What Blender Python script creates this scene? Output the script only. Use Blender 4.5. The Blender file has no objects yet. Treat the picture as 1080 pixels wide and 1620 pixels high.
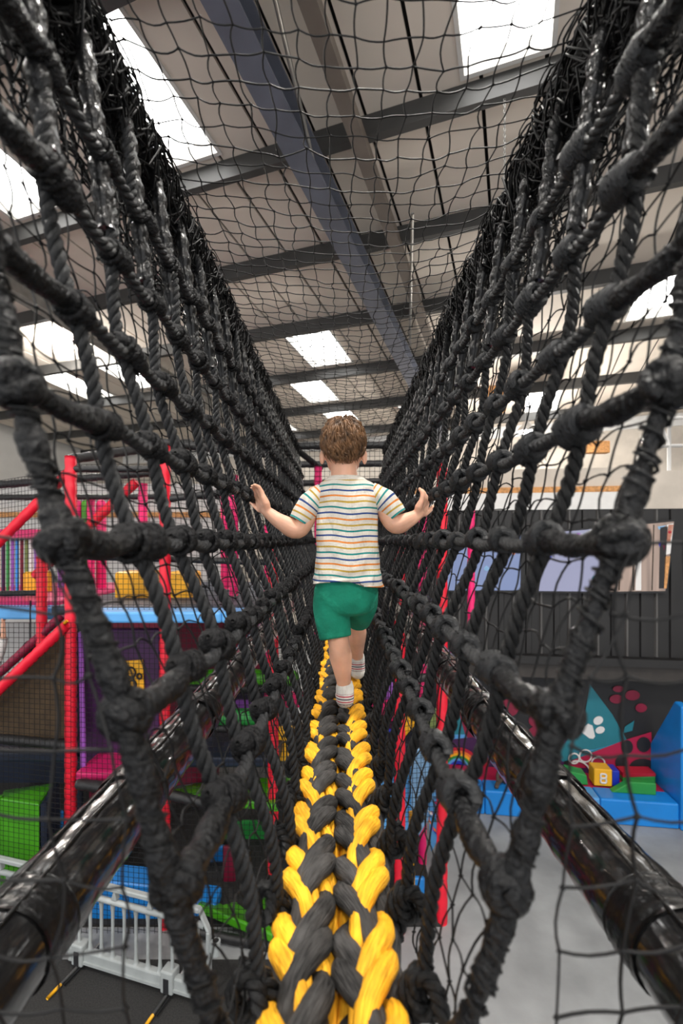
import bpy, math, random
import numpy as np
from mathutils import Vector, Matrix

random.seed(7)
rng = np.random.default_rng(11)
SC = bpy.context.scene
COL = SC.collection
PI = math.pi

# ------------------------------------------------------------------ camera
EYE = 3.5            # eye height above the hall floor
F = 760.0            # focal length for a 1080 x 1620 frame
cam_data = bpy.data.cameras.new('camera')
cam = bpy.data.objects.new('camera', cam_data)
COL.objects.link(cam)
cam.location = (0, 0, EYE)
cam.rotation_euler = (PI / 2, 0, 0)
cam_data.sensor_fit = 'AUTO'
cam_data.sensor_width = 36
cam_data.lens = 36 * F / 1620
cam_data.shift_y = 45 / 1620
cam_data.clip_start = 0.02
cam_data.dof.use_dof = True
cam_data.dof.focus_distance = 1.65
cam_data.dof.aperture_fstop = 3.2
SC.camera = cam

# ------------------------------------------------------------------ world and exposure
world = bpy.data.worlds.new('world')
SC.world = world
world.use_nodes = True
bg = world.node_tree.nodes['Background']
bg.inputs['Color'].default_value = (0.97, 0.98, 1.0, 1)
bg.inputs['Strength'].default_value = 0.85
SC.view_settings.view_transform = 'Standard'
SC.view_settings.look = 'None'
SC.view_settings.gamma = 1
SC.view_settings.use_curve_mapping = False
SC.view_settings.exposure = 0.78
SKYLIGHT = 6.0
ADDED_LAMP_W = 80.0
try:
    SC.cycles.max_bounces = 6
    SC.cycles.diffuse_bounces = 3
except Exception:
    pass


def at(px, py, y):
    """world point at distance y seen at a pixel of the 1080 x 1620 frame"""
    return np.array([(px - 540) / F * y, y, EYE - (py - 855) / F * y])


# ------------------------------------------------------------------ materials
def new_mat(name):
    m = bpy.data.materials.new(name)
    m.use_nodes = True
    nt = m.node_tree
    return m, nt, nt.nodes['Principled BSDF']


def mat(name, col, rough=0.6, metal=0.0, var=0.15, scale=8.0, bump=0.0, bscale=40.0, coat=0.0, emit=None, estr=0, sss=0.0, spec=None, stretch=None):
    m, nt, b = new_mat(name)
    N, L = nt.nodes, nt.links
    tc = N.new('ShaderNodeTexCoord')
    src = tc.outputs['Object']
    if stretch:
        mp = N.new('ShaderNodeMapping')
        mp.inputs['Scale'].default_value = stretch
        L.new(src, mp.inputs['Vector'])
        src = mp.outputs['Vector']
    if var > 0:
        no = N.new('ShaderNodeTexNoise')
        no.inputs['Scale'].default_value = scale
        no.inputs['Detail'].default_value = 5
        L.new(src, no.inputs['Vector'])
        mr = N.new('ShaderNodeMapRange')
        mr.inputs['From Min'].default_value = 0.3
        mr.inputs['From Max'].default_value = 0.7
        mr.inputs['To Min'].default_value = 1 - var
        mr.inputs['To Max'].default_value = 1 + var
        L.new(no.outputs['Fac'], mr.inputs['Value'])
        mx = N.new('ShaderNodeMix')
        mx.data_type = 'RGBA'
        mx.blend_type = 'MULTIPLY'
        mx.inputs['Factor'].default_value = 1
        mx.inputs[6].default_value = (*col, 1)
        L.new(mr.outputs['Result'], mx.inputs[7])
        L.new(mx.outputs[2], b.inputs['Base Color'])
    else:
        b.inputs['Base Color'].default_value = (*col, 1)
    b.inputs['Roughness'].default_value = rough
    b.inputs['Metallic'].default_value = metal
    if coat:
        b.inputs['Coat Weight'].default_value = coat
        b.inputs['Coat Roughness'].default_value = 0.12
    if spec is not None:
        b.inputs['Specular IOR Level'].default_value = spec
    if sss:
        b.inputs['Subsurface Weight'].default_value = sss
        b.inputs['Subsurface Radius'].default_value = (0.012, 0.005, 0.003)
        b.inputs['Subsurface Scale'].default_value = 1
    if bump > 0:
        nb = N.new('ShaderNodeTexNoise')
        nb.inputs['Scale'].default_value = bscale
        nb.inputs['Detail'].default_value = 4
        L.new(src, nb.inputs['Vector'])
        bn = N.new('ShaderNodeBump')
        bn.inputs['Strength'].default_value = bump
        bn.inputs['Distance'].default_value = 0.01
        L.new(nb.outputs['Fac'], bn.inputs['Height'])
        L.new(bn.outputs['Normal'], b.inputs['Normal'])
    if emit:
        b.inputs['Emission Color'].default_value = (*emit, 1)
        b.inputs['Emission Strength'].default_value = estr
    return m


def rope_mat(name, col, rough, var=0.35, bump=0.7, u=60.0, v=5.0, spec=0.4):
    """fibre streaks that run along the strand; UV x is around the strand, y along it in metres"""
    m, nt, b = new_mat(name)
    N, L = nt.nodes, nt.links
    uv = N.new('ShaderNodeUVMap')
    mp = N.new('ShaderNodeMapping')
    mp.inputs['Scale'].default_value = (v, u, 1)
    mp.inputs['Rotation'].default_value = (0, 0, 0.0)
    L.new(uv.outputs['UV'], mp.inputs['Vector'])
    no = N.new('ShaderNodeTexNoise')
    no.inputs['Scale'].default_value = 4
    no.inputs['Detail'].default_value = 5
    L.new(mp.outputs['Vector'], no.inputs['Vector'])
    tc = N.new('ShaderNodeTexCoord')
    n2 = N.new('ShaderNodeTexNoise')
    n2.inputs['Scale'].default_value = 14
    n2.inputs['Detail'].default_value = 4
    L.new(tc.outputs['Object'], n2.inputs['Vector'])
    ad = N.new('ShaderNodeMath')
    ad.operation = 'ADD'
    L.new(no.outputs['Fac'], ad.inputs[0])
    L.new(n2.outputs['Fac'], ad.inputs[1])
    mr = N.new('ShaderNodeMapRange')
    mr.inputs['From Min'].default_value = 0.75
    mr.inputs['From Max'].default_value = 1.25
    mr.inputs['To Min'].default_value = 1 - var
    mr.inputs['To Max'].default_value = 1 + var
    L.new(ad.outputs[0], mr.inputs['Value'])
    mx = N.new('ShaderNodeMix')
    mx.data_type = 'RGBA'
    mx.blend_type = 'MULTIPLY'
    mx.inputs['Factor'].default_value = 1
    mx.inputs[6].default_value = (*col, 1)
    L.new(mr.outputs['Result'], mx.inputs[7])
    L.new(mx.outputs[2], b.inputs['Base Color'])
    bn = N.new('ShaderNodeBump')
    bn.inputs['Strength'].default_value = bump
    bn.inputs['Distance'].default_value = 0.004
    L.new(no.outputs['Fac'], bn.inputs['Height'])
    L.new(bn.outputs['Normal'], b.inputs['Normal'])
    b.inputs['Roughness'].default_value = rough
    b.inputs['Specular IOR Level'].default_value = spec
    return m


def stripe_mat(name, base, cols, period, width, rough=0.85):
    """woven stripes: the float attribute 's' is the distance along the cloth in metres"""
    m, nt, b = new_mat(name)
    N, L = nt.nodes, nt.links
    a = N.new('ShaderNodeAttribute')
    a.attribute_name = 's'
    dv = N.new('ShaderNodeMath'); dv.operation = 'DIVIDE'
    dv.inputs[1].default_value = period
    L.new(a.outputs['Fac'], dv.inputs[0])
    fr = N.new('ShaderNodeMath'); fr.operation = 'FRACT'
    L.new(dv.outputs[0], fr.inputs[0])
    lt = N.new('ShaderNodeMath'); lt.operation = 'LESS_THAN'
    lt.inputs[1].default_value = width / period
    L.new(fr.outputs[0], lt.inputs[0])
    d4 = N.new('ShaderNodeMath'); d4.operation = 'DIVIDE'
    d4.inputs[1].default_value = len(cols)
    L.new(dv.outputs[0], d4.inputs[0])
    f4 = N.new('ShaderNodeMath'); f4.operation = 'FRACT'
    L.new(d4.outputs[0], f4.inputs[0])
    cr = N.new('ShaderNodeValToRGB')
    cr.color_ramp.interpolation = 'CONSTANT'
    el = cr.color_ramp.elements
    while len(el) < len(cols):
        el.new(0.5)
    for i, c in enumerate(cols):
        el[i].position = i / len(cols)
        el[i].color = (*c, 1)
    L.new(f4.outputs[0], cr.inputs['Fac'])
    tc = N.new('ShaderNodeTexCoord')
    no = N.new('ShaderNodeTexNoise')
    no.inputs['Scale'].default_value = 260
    L.new(tc.outputs['Object'], no.inputs['Vector'])
    mx = N.new('ShaderNodeMix'); mx.data_type = 'RGBA'
    mx.inputs[6].default_value = (*base, 1)
    L.new(lt.outputs[0], mx.inputs['Factor'])
    L.new(cr.outputs['Color'], mx.inputs[7])
    L.new(mx.outputs[2], b.inputs['Base Color'])
    mp = N.new('ShaderNodeMapping'); mp.inputs['Rotation'].default_value = (0, 0.6, 0.3); mp.inputs['Scale'].default_value = (34, 34, 11)
    L.new(tc.outputs['Object'], mp.inputs['Vector'])
    nw = N.new('ShaderNodeTexNoise'); nw.inputs['Scale'].default_value = 1.0; nw.inputs['Detail'].default_value = 3; nw.inputs['Distortion'].default_value = 0.6
    L.new(mp.outputs['Vector'], nw.inputs['Vector'])
    ma = N.new('ShaderNodeMath'); ma.operation = 'MULTIPLY_ADD'; ma.inputs[1].default_value = 0.12
    L.new(no.outputs['Fac'], ma.inputs[0]); L.new(nw.outputs['Fac'], ma.inputs[2])
    bn = N.new('ShaderNodeBump'); bn.inputs['Strength'].default_value = 0.85
    bn.inputs['Distance'].default_value = 0.012
    L.new(ma.outputs[0], bn.inputs['Height'])
    L.new(bn.outputs['Normal'], b.inputs['Normal'])
    b.inputs['Roughness'].default_value = rough
    return m


M = {}
M['rope'] = rope_mat('black_rope', (0.0065, 0.0068, 0.0074), 0.36, u=34, v=2.2, spec=0.26, bump=1.0)
M['rope_lit_grey'] = rope_mat('lit_grey_rope', (0.019, 0.0198, 0.0212), 0.42, u=34, v=2.2, spec=0.25, bump=1.0)  # lightened black rope: sunlit fibres in the left ropes, grey fuzz on the right
M['knot_black'] = mat('black_splice', (0.006, 0.006, 0.0068), 0.6, var=0.4, scale=60, bump=0.8, bscale=160, spec=0.2)
M['yarn_y'] = rope_mat('yellow_yarn', (0.92, 0.44, 0.022), 0.6, var=0.34, bump=1.0, u=7, v=3.2, spec=0.25)
M['yarn_k'] = rope_mat('charcoal_yarn', (0.040, 0.038, 0.037), 0.7, var=0.85, bump=1.0, u=9, v=4.5, spec=0.3)
M['tape'] = mat('black_tape', (0.0065, 0.0068, 0.0076), 0.38, var=0.6, scale=40, bump=1.0, bscale=110, spec=0.22)
M['twine'] = mat('black_twine', (0.004, 0.004, 0.0045), 0.6, var=0.2, scale=50, spec=0.3)
M['vinyl'] = mat('black_vinyl', (0.006, 0.006, 0.0065), 0.2, var=0.3, scale=6, bump=0.7, bscale=22, coat=0.7, spec=0.5, stretch=(1, 0.35, 1))
M['wrap'] = mat('black_wrap', (0.006, 0.006, 0.0065), 0.3, var=0.3, scale=12, bump=0.8, bscale=30, coat=0.15, spec=0.3)
M['wood_edge'] = mat('raw_wood_edge', (0.36, 0.16, 0.06), 0.7, var=0.3, scale=20)
M['roof'] = mat('roof_liner', (0.69, 0.61, 0.525), 0.75, var=0.06, scale=1.5)
M['roof_dark'] = mat('roof_seam', (0.03, 0.028, 0.026), 0.8, var=0)
M['purlin'] = mat('purlin_steel', (0.042, 0.041, 0.039), 0.55, metal=0.0, var=0.2, scale=3)
M['rafter'] = mat('rafter_paint', (0.115, 0.125, 0.16), 0.45, var=0.15, scale=3)
M['galv'] = mat('galvanised', (0.28, 0.27, 0.25), 0.4, metal=0.5, var=0.2, scale=6)
M['brown_steel'] = mat('brown_steel', (0.14, 0.115, 0.095), 0.5, var=0.15, scale=4)
M['sky_pane'] = mat('skylight_pane', (0.8, 0.85, 0.9), 0.4, var=0, emit=(1.0, 0.985, 0.96), estr=SKYLIGHT)
M['kerb'] = mat('white_kerb', (0.62, 0.60, 0.56), 0.6, var=0.05)
M['wall'] = mat('block_wall', (0.58, 0.52, 0.45), 0.85, var=0.1, scale=3)
M['wall_l'] = mat('pale_wall', (0.60, 0.59, 0.57), 0.85, var=0.05, scale=2)
M['conc'] = mat('concrete', (0.27, 0.28, 0.285), 0.55, var=0.22, scale=2.2, bump=0.1, bscale=60)
M['carpet'] = mat('dark_carpet', (0.024, 0.0235, 0.023), 0.95, var=0.45, scale=90, bump=0.4, bscale=200)
M['clad'] = mat('dark_cladding', (0.011, 0.0105, 0.011), 0.55, var=0.2, scale=2)
M['clad_rib'] = mat('cladding_rib', (0.075, 0.072, 0.07), 0.5, var=0.2, scale=3)
M['ledge'] = mat('ledge_board', (0.035, 0.030, 0.027), 0.6, var=0.2)
M['osb'] = mat('osb_board', (0.55, 0.27, 0.10), 0.8, var=0.35, scale=30)
M['white'] = mat('white_panel', (0.72, 0.71, 0.69), 0.6, var=0.04)
M['red'] = mat('red_vinyl', (0.70, 0.008, 0.03), 0.38, var=0.12, scale=5)
M['pink'] = mat('pink_vinyl', (0.80, 0.015, 0.16), 0.42, var=0.12, scale=5)
M['black_pad'] = mat('black_pad', (0.010, 0.010, 0.011), 0.5, var=0.4, scale=20, bump=0.4, bscale=40)
M['blue'] = mat('blue_vinyl', (0.010, 0.22, 0.66), 0.35, var=0.08, scale=3)
M['lblue'] = mat('light_blue_vinyl', (0.09, 0.33, 0.68), 0.35, var=0.08, scale=3)
M['paleblue'] = mat('pale_blue_slide', (0.22, 0.42, 0.66), 0.3, var=0.05)
M['dblue'] = mat('royal_blue_vinyl', (0.010, 0.03, 0.42), 0.4, var=0.08)
M['navy'] = mat('navy_vinyl', (0.004, 0.010, 0.028), 0.55, var=0.2)
M['green'] = mat('green_vinyl', (0.062, 0.32, 0.008), 0.4, var=0.1, scale=4)
M['dgreen'] = mat('dark_green_vinyl', (0.02, 0.26, 0.045), 0.45, var=0.1, scale=4)
M['olive'] = mat('olive_vinyl', (0.16, 0.22, 0.06), 0.6, var=0.2)
M['purple'] = mat('purple_vinyl', (0.05, 0.009, 0.068), 0.55, var=0.15)
M['lilac'] = mat('lilac_vinyl', (0.33, 0.10, 0.52), 0.5, var=0.1)
M['magenta'] = mat('magenta_vinyl', (0.52, 0.009, 0.11), 0.45, var=0.1)
M['crimson'] = mat('crimson_vinyl', (0.22, 0.006, 0.035), 0.5, var=0.1)
M['yellow'] = mat('yellow_vinyl', (0.85, 0.42, 0.012), 0.4, var=0.1, scale=4)
M['orange'] = mat('orange_vinyl', (0.85, 0.20, 0.03), 0.45, var=0.1)
M['brown'] = mat('brown_mesh', (0.05, 0.03, 0.013), 0.85, var=0.3, scale=12)
M['teal'] = mat('teal_print', (0.012, 0.17, 0.22), 0.55, var=0.05)
M['rose'] = mat('rose_print', (0.40, 0.008, 0.055), 0.55, var=0.05)
M['kprint'] = mat('black_print', (0.012, 0.012, 0.014), 0.6, var=0.1)
M['rprint'] = mat('red_print', (0.45, 0.010, 0.03), 0.55, var=0.05)
M['wprint'] = mat('white_print', (0.72, 0.71, 0.70), 0.55, var=0.03)
M['barrier'] = mat('grey_white_plastic', (0.34, 0.365, 0.365), 0.45, var=0.1, scale=10)
M['steel'] = mat('zinc_steel', (0.35, 0.35, 0.35), 0.35, metal=0.8, var=0.2)
M['skin'] = mat('skin', (0.79, 0.44, 0.30), 0.5, var=0.10, scale=18, bump=0.05, bscale=90, sss=0.25)
M['hair'] = mat('brown_hair', (0.07, 0.034, 0.015), 0.7, var=0.5, scale=60, stretch=(1, 1, 0.25))
M['hair_strand'] = mat('brown_hair_strand', (0.165, 0.082, 0.035), 0.5, var=0.65, scale=40)
M['eye'] = mat('eye', (0.75, 0.75, 0.75), 0.2, var=0)
M['lip'] = mat('lip', (0.55, 0.2, 0.17), 0.5, var=0.05)
M['shorts'] = mat('green_jersey', (0.003, 0.24, 0.145), 0.85, var=0.12, scale=25, bump=0.9, bscale=26)
STR = [(0.005, 0.23, 0.22), (0.02, 0.06, 0.22), (0.72, 0.22, 0.03), (0.50, 0.33, 0.05)]
M['shirt'] = stripe_mat('striped_jersey', (0.72, 0.67, 0.59), STR[::-1], 0.0183, 0.0056)
M['sock'] = stripe_mat('striped_sock', (0.66, 0.64, 0.60), [(0.40, 0.02, 0.05), (0.03, 0.03, 0.06)], 0.0085, 0.0036)
M['lamp_glow'] = mat('lamp_glow', (1, 1, 1), 0.4, var=0, emit=(1.0, 0.95, 0.85), estr=25)
M['lamp_white'] = mat('lamp_shade', (0.75, 0.74, 0.72), 0.4, var=0.03)
M['toy_brown'] = mat('toy_brown', (0.06, 0.045, 0.035), 0.8, var=0.3, scale=30)


# ------------------------------------------------------------------ mesh helpers
class MB:
    def __init__(s):
        s.v, s.f, s.uv, s.n, s.mi = [], [], [], 0, []

    def add(s, v, faces, uv=None, mi=0):
        """v (n,3); faces: list of int arrays (m,k)"""
        v = np.asarray(v, float)
        for fa in faces:
            fa = np.asarray(fa, int)
            if fa.size:
                s.f.append(fa + s.n)
                s.mi.append(np.full(len(fa), mi))
        s.v.append(v)
        s.uv.append(np.zeros((len(v), 2)) if uv is None else np.asarray(uv, float))
        s.n += len(v)
        return s

    def poly(s, pts, mi=0):
        return s.add(pts, [[list(range(len(pts)))]], mi=mi)

    def mesh(s, name, mats, smooth=True):
        me = bpy.data.meshes.new(name)
        v = np.concatenate(s.v)
        uv = np.concatenate(s.uv)
        tot, idx, mi = [], [], []
        for fa, m in zip(s.f, s.mi):
            tot.append(np.full(len(fa), fa.shape[1]))
            idx.append(fa.ravel())
            mi.append(m)
        tot = np.concatenate(tot); idx = np.concatenate(idx); mi = np.concatenate(mi)
        me.vertices.add(len(v))
        me.vertices.foreach_set('co', v.ravel())
        me.loops.add(len(idx))
        me.loops.foreach_set('vertex_index', idx)
        me.polygons.add(len(tot))
        st = np.concatenate([[0], np.cumsum(tot)[:-1]])
        me.polygons.foreach_set('loop_start', st)
        me.polygons.foreach_set('loop_total', tot)
        me.polygons.foreach_set('material_index', mi)
        me.polygons.foreach_set('use_smooth', np.full(len(tot), smooth))
        ul = me.uv_layers.new(name='UVMap')
        ul.data.foreach_set('uv', uv[idx].ravel())
        me.update(calc_edges=True)
        me.validate()
        for m in (mats if isinstance(mats, (list, tuple)) else [mats]):
            me.materials.append(M[m] if isinstance(m, str) else m)
        return me

    def build(s, name, mats, parent=None, smooth=True, loc=None):
        return link(name, s.mesh(name, mats, smooth), parent, loc)


def link(name, me, parent=None, loc=None):
    o = bpy.data.objects.new(name, me)
    COL.objects.link(o)
    if parent:
        o.parent = parent
    if loc is not None:
        o.location = loc
    return o


def tag(o, label=None, cat=None, group=None, kind=None):
    if label: o['label'] = label
    if cat: o['category'] = cat
    if group: o['group'] = group
    if kind: o['kind'] = kind
    return o


def thing(name, label, cat, loc=(0, 0, 0), group=None, kind=None):
    o = bpy.data.objects.new(name, None)
    COL.objects.link(o)
    o.location = loc
    o.empty_display_size = 0.1
    return tag(o, label, cat, group, kind)


def frames(P, ref=None):
    T = np.gradient(P, axis=0)
    T /= np.linalg.norm(T, axis=1)[:, None] + 1e-12
    if ref is None:
        ref = np.linalg.svd(T, full_matrices=True)[2][-1]
    ref = np.asarray(ref, float)
    A = np.cross(T, ref)
    A /= np.linalg.norm(A, axis=1)[:, None] + 1e-12
    B = np.cross(A, T)
    return T, A, B


def tube(mb, P, r, sides=8, ref=None, caps=True, mi=0, rb=None, twist=None):
    """round (or elliptic with rb) tube along P"""
    P = np.asarray(P, float)
    n = len(P)
    T, A, B = frames(P, ref)
    r = np.broadcast_to(np.asarray(r, float), (n,))
    rb = r if rb is None else np.broadcast_to(np.asarray(rb, float), (n,))
    th = np.arange(sides) / sides * 2 * PI
    c, sn = np.cos(th), np.sin(th)
    V = P[:, None] + A[:, None] * (r[:, None] * c)[..., None] + B[:, None] * (rb[:, None] * sn)[..., None]
    ln = np.concatenate([[0], np.cumsum(np.linalg.norm(np.diff(P, axis=0), axis=1))])
    U = np.stack(np.broadcast_arrays(np.abs(np.arange(sides) / sides * 2 - 1)[None], ln[:, None]), -1)
    i = np.arange(n - 1)[:, None] * sides
    j = np.arange(sides)[None]
    k = (j + 1) % sides
    Q = np.stack([i + j, i + sides + j, i + sides + k, i + k], -1).reshape(-1, 4)
    fs = [Q[:, ::-1]]
    if caps:
        fs += [[list(range(sides))[::-1]], [[(n - 1) * sides + q for q in range(sides)]]]
        fs[1] = [list(range(sides))]
        fs[2] = [[(n - 1) * sides + q for q in range(sides)][::-1]]
    return mb.add(V.reshape(-1, 3), fs, U.reshape(-1, 2), mi)


def ends_round(P, r, k=4):
    """extra rings that close a tube in a half-sphere"""
    P = np.asarray(P, float); r = np.broadcast_to(np.asarray(r, float), (len(P),)).copy()
    a = np.linspace(PI / 2, 0.12, k)[:-1] if k > 1 else [0]
    d0 = P[0] - P[1]; d0 /= np.linalg.norm(d0)
    d1 = P[-1] - P[-2]; d1 /= np.linalg.norm(d1)
    pre = [(P[0] + d0 * r[0] * math.sin(t), r[0] * math.cos(t) + 1e-4) for t in a]
    post = [(P[-1] + d1 * r[-1] * math.sin(t), r[-1] * math.cos(t) + 1e-4) for t in a[::-1]]
    PP = np.array([p for p, _ in pre] + list(P) + [p for p, _ in post])
    rr = np.array([q for _, q in pre] + list(r) + [q for _, q in post])
    return PP, rr


def capsule(mb, P, r, sides=14, ref=None, mi=0, flat=1.0):
    P, rr = ends_round(P, r)
    return tube(mb, P, rr, sides, ref, True, mi, rb=rr * flat)


def spline(P, n):
    """Catmull-Rom through P, n points per span"""
    P = np.asarray(P, float)
    Q = np.vstack([2 * P[0] - P[1], P, 2 * P[-1] - P[-2]])
    out = []
    for i in range(1, len(Q) - 2):
        t = np.linspace(0, 1, n, endpoint=False)[:, None]
        a, b, c, d = Q[i - 1], Q[i], Q[i + 1], Q[i + 2]
        out.append(0.5 * ((2 * b) + (-a + c) * t + (2 * a - 5 * b + 4 * c - d) * t ** 2 + (-a + 3 * b - 3 * c + d) * t ** 3))
    out.append(P[-1:])
    return np.vstack(out)


def resample(P, step):
    P = np.asarray(P, float)
    ln = np.concatenate([[0], np.cumsum(np.linalg.norm(np.diff(P, axis=0), axis=1))])
    n = max(2, int(ln[-1] / step) + 1)
    t = np.linspace(0, ln[-1], n)
    return np.stack([np.interp(t, ln, P[:, k]) for k in range(3)], -1)


def twisted(mb, P, R, pitch, step=None, sides=6, ref=None, hand=1, mi=0):
    """three-strand laid rope"""
    P = resample(P, step or pitch / 8)
    T, A, B = frames(P, ref)
    ln = np.concatenate([[0], np.cumsum(np.linalg.norm(np.diff(P, axis=0), axis=1))])
    for k in range(3):
        a = hand * ln / pitch * 2 * PI + k * 2 * PI / 3
        S = P + (A * np.cos(a)[:, None] + B * np.sin(a)[:, None]) * R * 0.56
        tube(mb, S, R * 0.50, sides, ref, True, mi)
    return mb


def box(mb, lo, hi, mi=0):
    (x0, y0, z0), (x1, y1, z1) = lo, hi
    v = [(x0, y0, z0), (x1, y0, z0), (x1, y1, z0), (x0, y1, z0), (x0, y0, z1), (x1, y0, z1), (x1, y1, z1), (x0, y1, z1)]
    return mb.add(v, [[(0, 3, 2, 1), (4, 5, 6, 7), (0, 1, 5, 4), (1, 2, 6, 5), (2, 3, 7, 6), (3, 0, 4, 7)]], mi=mi)


def obox(mb, c, ax, ay, az, mi=0):
    """box from centre and three half-axis vectors"""
    c, ax, ay, az = (np.asarray(q, float) for q in (c, ax, ay, az))
    s = [(-1, -1, -1), (1, -1, -1), (1, 1, -1), (-1, 1, -1), (-1, -1, 1), (1, -1, 1), (1, 1, 1), (-1, 1, 1)]
    v = [c + ax * i + ay * j + az * k for i, j, k in s]
    return mb.add(v, [[(0, 3, 2, 1), (4, 5, 6, 7), (0, 1, 5, 4), (1, 2, 6, 5), (2, 3, 7, 6), (3, 0, 4, 7)]], mi=mi)


def bevel(o, w=0.02, seg=2):
    m = o.modifiers.new('bevel', 'BEVEL')
    m.width = w; m.segments = seg; m.limit_method = 'ANGLE'
    return o


def prism(mb, pts, d, mi=0):
    """polygon pts (k,3) extruded by vector d"""
    pts = np.asarray(pts, float); k = len(pts)
    v = np.vstack([pts, pts + np.asarray(d, float)])
    side = [[(i, (i + 1) % k, k + (i + 1) % k, k + i) for i in range(k)]]
    return mb.add(v, side + [[list(range(k))[::-1]], [list(range(k, 2 * k))]], mi=mi)


def ellipsoid(mb, c, r, nu=16, nv=10, mi=0, rot=None):
    th = np.arange(nu) / nu * 2 * PI
    ph = np.linspace(-PI / 2, PI / 2, nv + 1)[1:-1]
    V = np.array([(math.cos(p) * math.cos(t), math.cos(p) * math.sin(t), math.sin(p)) for p in ph for t in th] + [(0, 0, -1), (0, 0, 1)])
    V = V * np.asarray(r, float)
    if rot is not None:
        V = V @ np.array(rot.to_3x3() if hasattr(rot, 'to_3x3') else rot).T
    V = V + np.asarray(c, float)
    n = nv - 1
    Q = [(i * nu + j, i * nu + (j + 1) % nu, (i + 1) * nu + (j + 1) % nu, (i + 1) * nu + j) for i in range(n - 1) for j in range(nu)]
    b, t = n * nu, n * nu + 1
    tri = [(b, (j + 1) % nu, j) for j in range(nu)] + [(t, (n - 1) * nu + j, (n - 1) * nu + (j + 1) % nu) for j in range(nu)]
    return mb.add(V, [Q, tri], mi=mi)


def remesh(o, voxel, smooth=6):
    m = o.modifiers.new('r', 'REMESH'); m.mode = 'VOXEL'; m.voxel_size = voxel
    if smooth:
        s = o.modifiers.new('s', 'SMOOTH'); s.factor = 0.5; s.iterations = smooth
    dg = bpy.context.evaluated_depsgraph_get()
    me = bpy.data.meshes.new_from_object(o.evaluated_get(dg))
    mats = list(o.data.materials)
    o.modifiers.clear()
    o.data = me
    if not me.materials:
        for q in mats: me.materials.append(q)
    me.polygons.foreach_set('use_smooth', np.ones(len(me.polygons), bool))
    return o


def get_co(me):
    a = np.empty(len(me.vertices) * 3); me.vertices.foreach_get('co', a)
    return a.reshape(-1, 3)


def set_attr(me, name, val):
    a = me.attributes.new(name, 'FLOAT', 'POINT')
    a.data.foreach_set('value', np.asarray(val, float))


# ================================================================== HALL
YAW = math.radians(20)
SLOPE = 0.09
UD = np.array([math.sin(YAW), math.cos(YAW), -SLOPE])
VD = np.array([math.cos(YAW), -math.sin(YAW), 0.0])
RO = np.array([0, 0, EYE + 4.6])
UP = np.array([0, 0, 1.0])


def roof(a, b, up=0.0):
    return RO + UD * a + VD * b + UP * up


def rbox(mb, a0, a1, b0, b1, z0, z1, mi=0):
    v = [roof(a, b, z) for z in (z0, z1) for a, b in ((a0, b0), (a1, b0), (a1, b1), (a0, b1))]
    return mb.add(v, [[(0, 1, 2, 3), (7, 6, 5, 4), (0, 4, 5, 1), (1, 5, 6, 2), (2, 6, 7, 3), (3, 7, 4, 0)]], mi=mi)


ROOF_A0, ROOF_A1 = -7.0, 14.6
SKY = [(3.0, 4.42, -3.85, -3.02), (2.95, 4.45, -0.45, 0.29), (8.05, 9.5, -4.12, -3.22), (8.0, 9.36, 1.74, 2.6),
       (3.0, 4.44, -6.15, -5.26), (8.1, 9.6, -10.6, -9.7), (8.05, 9.4, -8.75, -7.95), (8.1, 9.5, -6.0, -5.25),
       (8.0, 9.36, 4.3, 5.1), (12.2, 13.7, 0.2, 1.0), (12.2, 13.7, 3.6, 4.4), (10.0, 11.4, -5.0, -4.2), (12.0, 13.4, -5.0, -4.2), (12.0, 13.4, -7.2, -6.3), (12.0, 13.4, -2.9, -2.2),
       (-2.2, -0.7, -3.85, -3.02), (-2.2, -0.7, -0.45, 0.29), (-2.2, -0.7, 2.4, 3.2), (-2.2, -0.7, -6.15, -5.26), (3.0, 4.45, 2.4, 3.2)]  # out-of-view rooflights continuing the pattern, added for more top light
mb = MB()
rbox(mb, ROOF_A0, ROOF_A1, -16, 13, 0.2, 0.26)
ceiling = tag(mb.build('ceiling', 'roof_dark', smooth=False), 'pale ribbed metal roof lining of the hall with dark purlins', kind='structure')
W = 0.55
off = -0.85
i0, i1 = int((-15.5 - off) / W), int((12.5 - off) / W)
for i in range(i0, i1):
    b0 = off + i * W + 0.018
    b1 = b0 + W - 0.036
    cuts = sorted([(s[0], s[1], s[2], s[3]) for s in SKY if s[2] < b1 and s[3] > b0])
    pieces = []
    spans = []
    a = ROOF_A0
    mb = MB()
    for s in cuts:
        rbox(mb, a, s[0], b0, b1, 0, 0.03)
        if s[2] > b0 + 0.02: rbox(mb, s[0], s[1], b0, s[2], 0, 0.03)
        if s[3] < b1 - 0.02: rbox(mb, s[0], s[1], s[3], b1, 0, 0.03)
        a = s[1]
    rbox(mb, a, ROOF_A1, b0, b1, 0, 0.03)
    mb.build('roof_panel', 'roof', ceiling, smooth=False)
for a in (-5.8, -4.0, -2.3, -0.6, 1.1, 2.86, 4.56, 6.1, 7.8, 9.7, 11.65, 13.6):
    mb = MB()
    rbox(mb, a - 0.035, a + 0.035, -15.5, 12.5, -0.20, -0.005)
    rbox(mb, a - 0.035, a + 0.05, -15.5, 12.5, -0.215, -0.2)
    rbox(mb, a + 0.035, a + 0.10, -15.5, 12.5, -0.016, -0.004)
    mb.build('purlin', 'purlin', ceiling, smooth=False)
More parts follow.
